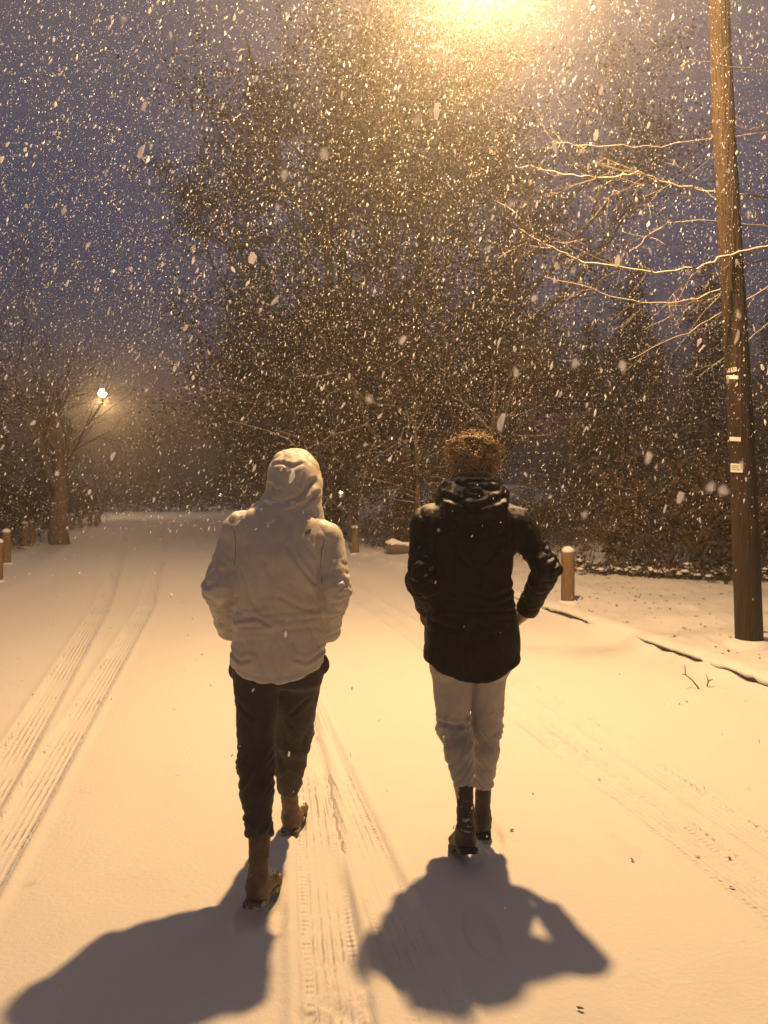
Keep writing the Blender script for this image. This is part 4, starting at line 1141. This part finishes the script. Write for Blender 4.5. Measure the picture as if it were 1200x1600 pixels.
# shrubs
def shrub(seed, r, h, m, n=420, per=8, size=.05):
    rng = random.Random(seed); root = thing('shrub', 'x', 'shrub'); out = []; cs = []; tips = []
    for k in range(26):
        a = rng.uniform(0, 6.28); q = rng.uniform(0, .45) * r
        grow(rng, Vector((math.cos(a) * q, math.sin(a) * q, -.05)), Vector((math.cos(a) * .6, math.sin(a) * .6, 1)), h * rng.uniform(.55, .95), .012, 2, 4, out, tips, .05, .6, (2, 4), 5, 0, .16, .6)
    for pts, rr in tips: cs += [pts[-1], pts[len(pts) // 2]]
    rng.shuffle(cs); cs = cs[:n]
    sb = MB()
    for lev, pts, rad in out: sb.tube(pts, rad, 3, False)
    sb.build('stems', M['bark'], root)
    V, F = foliage(rng, cs, per, .08, size)
    link('leaves', mesh_np('leaves', V, F, False), m, root)
    return root
SH = lambda: shrub(3, 1.1, 1.35, M['bushleaf'])
for x, y, s, rz, lab in [(5.0, 13.4, 1.1, 0, 'dark russet shrub left of the utility pole, the leftmost'), (6.3, 13.0, 1.05, 1.2, 'dark russet shrub directly behind the utility pole'), (5.7, 14.6, 1.35, 2.1, 'taller russet shrub behind the front pair left of the pole'), (7.6, 12.6, 1.0, 3.3, 'dark shrub at the right picture edge behind the pole')]:
    place(use('shrub', SH), x, y, s, rz, lab, 'shrubs behind the utility pole')
for x, y, s, rz in [(-1.9, 24, .9, 0), (1.6, 19, .75, 1), (.3, 19.5, .8, 2), (3.4, 19.6, .8, 3), (4.6, 20.3, .9, 4), (-3.2, 27.5, 1, 5), (2.5, 18.6, .6, .5)]:
    place(use('shrub', SH), x, y, s, rz, 'low shrub at the foot of the wood beyond the road', 'shrubs at the foot of the wood')
for x, y, s, rz in [(-9.9, 18.7, .7, 1), (-11.2, 22.2, .95, 2), (-12.6, 25.5, 1.0, 3.4), (-13.6, 33.5, .9, 4.4), (-11.9, 19.5, .9, 5)]:
    place(use('shrub', SH), x, y, s, rz, 'brown shrub among the trees at the left road edge', 'shrubs at the left road edge')
for i in range(9):
    x = -22 + i * 1.9; y = 50 + .2 * i
    place(use('shrub', SH), x, y, 1.0 + .15 * (i % 3), i * 1.1, 'low far shrub in the hedge line across the road bend', 'hedge shrubs across the road bend')

# low ground cover with snow caught in it
def cover():
    rng = random.Random(15); cs = []; V = []; F = []
    for _ in range(420):
        t = rng.random(); x = 3.55 + 3.0 * t + rng.gauss(0, .18); y = 13.6 - 1.4 * t + abs(rng.gauss(0, .5)) - .25
        cs.append(Vector((x, y, gz(x, y) + abs(rng.gauss(0, .07)) + .03)))
    Vl, Fl = foliage(rng, cs, 7, .06, .038, .55)
    o = link('ground_cover', mesh_np('ground_cover', Vl, Fl, False), M['bushleaf']); tag(o, 'low leafy ground cover before the shrubs by the pole', 'ground cover', None, 'stuff')
    mb = MB()
    for c in cs:
        if rng.random() < .62:
            r = rng.uniform(.03, .075); p = c + Vector((rng.gauss(0, .05), rng.gauss(0, .05), .03))
            mb.lathe([(r * .5, -r * .25), (r, 0), (r * .85, r * .3), (r * .4, r * .5)], 7, tuple(p), .12, rng.randrange(999))
    o = mb.build('snow_clumps', M['snow']); tag(o, 'lumps of snow caught on the low ground cover', 'snow', None, 'stuff')
    # dry stalks on the far slope
    mb = MB()
    for _ in range(900):
        x = rng.uniform(1.5, 9.5); y = rng.uniform(15.5, 24); 
        if float(polyd(np.array([(x, y)]), KERB)[0][0]) < 2: continue
        z = gz(x, y); h = rng.uniform(.1, .45); a = rng.gauss(0, .25)
        mb.tube([(x, y, z), (x + a * h * .5, y + rng.gauss(0, .05), z + h * .6), (x + a * h * 1.5, y + rng.gauss(0, .08), z + h)], [.008, .006, .003], 3, False)
    o = mb.build('dry_stalks', M['bark']); tag(o, 'dry weed stalks standing in the snow on the right slope', 'weeds', None, 'stuff')
cover()

# ------------------------------------------------------------------ falling snow
def snowfall():
    g = np.random.default_rng(99)
    N0 = 150000
    Y = 20.0 * g.random(N0 * 2) ** (1 / 2.4)
    X = (g.random(len(Y)) * 2 - 1) * (.62 * Y + .5); Z = CAMH + (-.9 + 1.62 * g.random(len(Y))) * (Y * .98 + .4)
    low = Z < CAMH - .06 * Y
    keep = (Y > .7) & (Z > .05) & (Z < 13) & (~low | ((g.random(len(Y)) < .13) & (Y > 2.2)))
    P = np.column_stack([X, Y, Z])[keep][:N0]
    # a few big wet flakes close by, lit from above
    fy = g.uniform(3.5, 11, 80000); fz = g.uniform(2.2, 8.5, 80000); fx = (g.random(80000) * 2 - 1) * (.6 * fy + .3)
    fine = np.column_stack([fx, fy, fz]); P = np.vstack([P, fine])
    yb = g.uniform(.6, 1.5, 34); B = np.column_stack([g.uniform(-.5, .5, 34) * yb, yb, CAMH + g.uniform(-.05, .62, 34) * yb])
    nb = len(B); P = np.vstack([B, P]); n = len(P)
    w = g.lognormal(0, .55, n) * .00180; w[:nb] = g.uniform(.0018, .0038, nb); w[nb:] *= np.where(P[nb:, 1] < 2.0, .7, 1); w[-80000:] *= .62
    ln = w * g.uniform(1.4, 3.6, n); ln[:nb] = w[:nb] * g.uniform(1.1, 1.9, nb)
    # they fall on a slant that changes from place to place
    ax = np.column_stack([.30 + .25 * g.normal(size=n) - P[:, 0] / (np.abs(P[:, 1]) + 1) * .5, .2 * g.normal(size=n), np.ones(n)]); ax /= np.linalg.norm(ax, axis=1)[:, None]
    u = np.cross(ax, g.normal(size=(n, 3))); u /= np.linalg.norm(u, axis=1)[:, None]; v = np.cross(ax, u)
    def shape(sel, S, T):
        S = np.array(S, float); T = np.array(T); m = sel.sum(); k = len(S)
        j = (1 + .30 * g.normal(size=(m, k, 1))).clip(.45, 1.6)
        V = P[sel][:, None] + j * (S[None, :, :1] * (u[sel] * w[sel][:, None])[:, None] + S[None, :, 1:2] * (v[sel] * w[sel][:, None])[:, None] + S[None, :, 2:] * (ax[sel] * ln[sel][:, None])[:, None])
        return V.reshape(-1, 3), (np.arange(m)[:, None, None] * k + T[None]).reshape(-1, 3)
    near = (P[:, 1] < 5)
    t = (1 + 5 ** .5) / 2; q = (1 + t * t) ** .5
    ICO = np.array([(-1, t, 0), (1, t, 0), (-1, -t, 0), (1, -t, 0), (0, -1, t), (0, 1, t), (0, -1, -t), (0, 1, -t), (t, 0, -1), (t, 0, 1), (-t, 0, -1), (-t, 0, 1)]) / q
    IF = [(0, 11, 5), (0, 5, 1), (0, 1, 7), (0, 7, 10), (0, 10, 11), (1, 5, 9), (5, 11, 4), (11, 10, 2), (10, 7, 6), (7, 1, 8), (3, 9, 4), (3, 4, 2), (3, 2, 6), (3, 6, 8), (3, 8, 9), (4, 9, 5), (2, 4, 11), (6, 2, 10), (8, 6, 7), (9, 8, 1)]
    V1, F1 = shape(near, ICO, IF)
    V2, F2 = shape(~near, [(0, 0, 1), (1, 0, 0), (0, 1, 0), (-1, 0, 0), (0, -1, 0), (0, 0, -1)], [(0, 1, 2), (0, 2, 3), (0, 3, 4), (0, 4, 1), (5, 2, 1), (5, 3, 2), (5, 4, 3), (5, 1, 4)])
    V = np.vstack([V1, V2]); F = np.vstack([F1, F2 + len(V1)])
    o = link('snowfall', mesh_np('snowfall', V, F, False), M['flake']); tag(o, 'snowflakes falling thickly through the lamp light', 'snowfall', None, 'stuff')
snowfall()

# ------------------------------------------------------------------ haze, sky, camera
def haze():
    mb = MB(); mb.box((0, 0, 12.0), (196, 196, 27.0)); 
    m = bpy.data.materials.new('snowy_air'); m.use_nodes = True; nt = m.node_tree; nt.nodes.clear()
    out = nt.nodes.new('ShaderNodeOutputMaterial'); v = nt.nodes.new('ShaderNodeVolumePrincipled')
    v.inputs['Color'].default_value = (.97, .97, .98, 1); v.inputs['Density'].default_value = .0050; v.inputs['Anisotropy'].default_value = .82
    nt.links.new(v.outputs[0], out.inputs['Volume'])
    o = mb.build('haze', m, None, False); tag(o, 'thin haze of fine snow in the air', 'haze', None, 'stuff')
haze()
w = bpy.data.worlds.new('World'); SC.world = w; w.use_nodes = True
nt = w.node_tree; bg = nt.nodes['Background']
sky = nt.nodes.new('ShaderNodeTexSky'); sky.sky_type = 'NISHITA'; sky.sun_disc = False
sky.sun_elevation = R(-1.5); sky.sun_rotation = R(200); sky.air_density = 1.0; sky.dust_density = 1.0; sky.ozone_density = 2.9
tc = nt.nodes.new('ShaderNodeTexCoord'); sep = nt.nodes.new('ShaderNodeSeparateXYZ'); nt.links.new(tc.outputs['Generated'], sep.inputs[0])
mr = nt.nodes.new('ShaderNodeMapRange'); mr.interpolation_type = 'SMOOTHSTEP'; mr.inputs[1].default_value = .22; mr.inputs[2].default_value = .82
mr.inputs[3].default_value = .04; mr.inputs[4].default_value = 1.0; nt.links.new(sep.outputs['Z'], mr.inputs[0])
add = nt.nodes.new('ShaderNodeMixRGB'); add.blend_type = 'ADD'; nt.links.new(mr.outputs[0], add.inputs[0]); nt.links.new(sky.outputs[0], add.inputs[1])
add.inputs[2].default_value = (.42, .295, .175, 1)           # warm glow added high in the sky to fill the shadows
nt.links.new(add.outputs[0], bg.inputs['Color']); bg.inputs['Strength'].default_value = .45

cam = bpy.data.cameras.new('camera'); co = bpy.data.objects.new('camera', cam); COL.objects.link(co)
co.location = (0, 0, CAMH); co.rotation_euler = (R(90), 0, 0)
cam.sensor_width = 36; cam.lens = 27; cam.shift_y = -.025; cam.clip_end = 1000; cam.clip_start = .05
cam.dof.use_dof = True; cam.dof.focus_distance = 3.6; cam.dof.aperture_fstop = 5.0
SC.camera = co
vs = SC.view_settings; SC.display_settings.display_device = 'sRGB'
vs.view_transform = 'Standard'; vs.look = 'None'; vs.exposure = 0; vs.gamma = 1
cy = SC.cycles; cy.max_bounces = 6; cy.diffuse_bounces = 4; cy.glossy_bounces = 2; cy.transmission_bounces = 2; cy.volume_bounces = 1
cy.sample_clamp_indirect = 4; cy.use_denoising = True
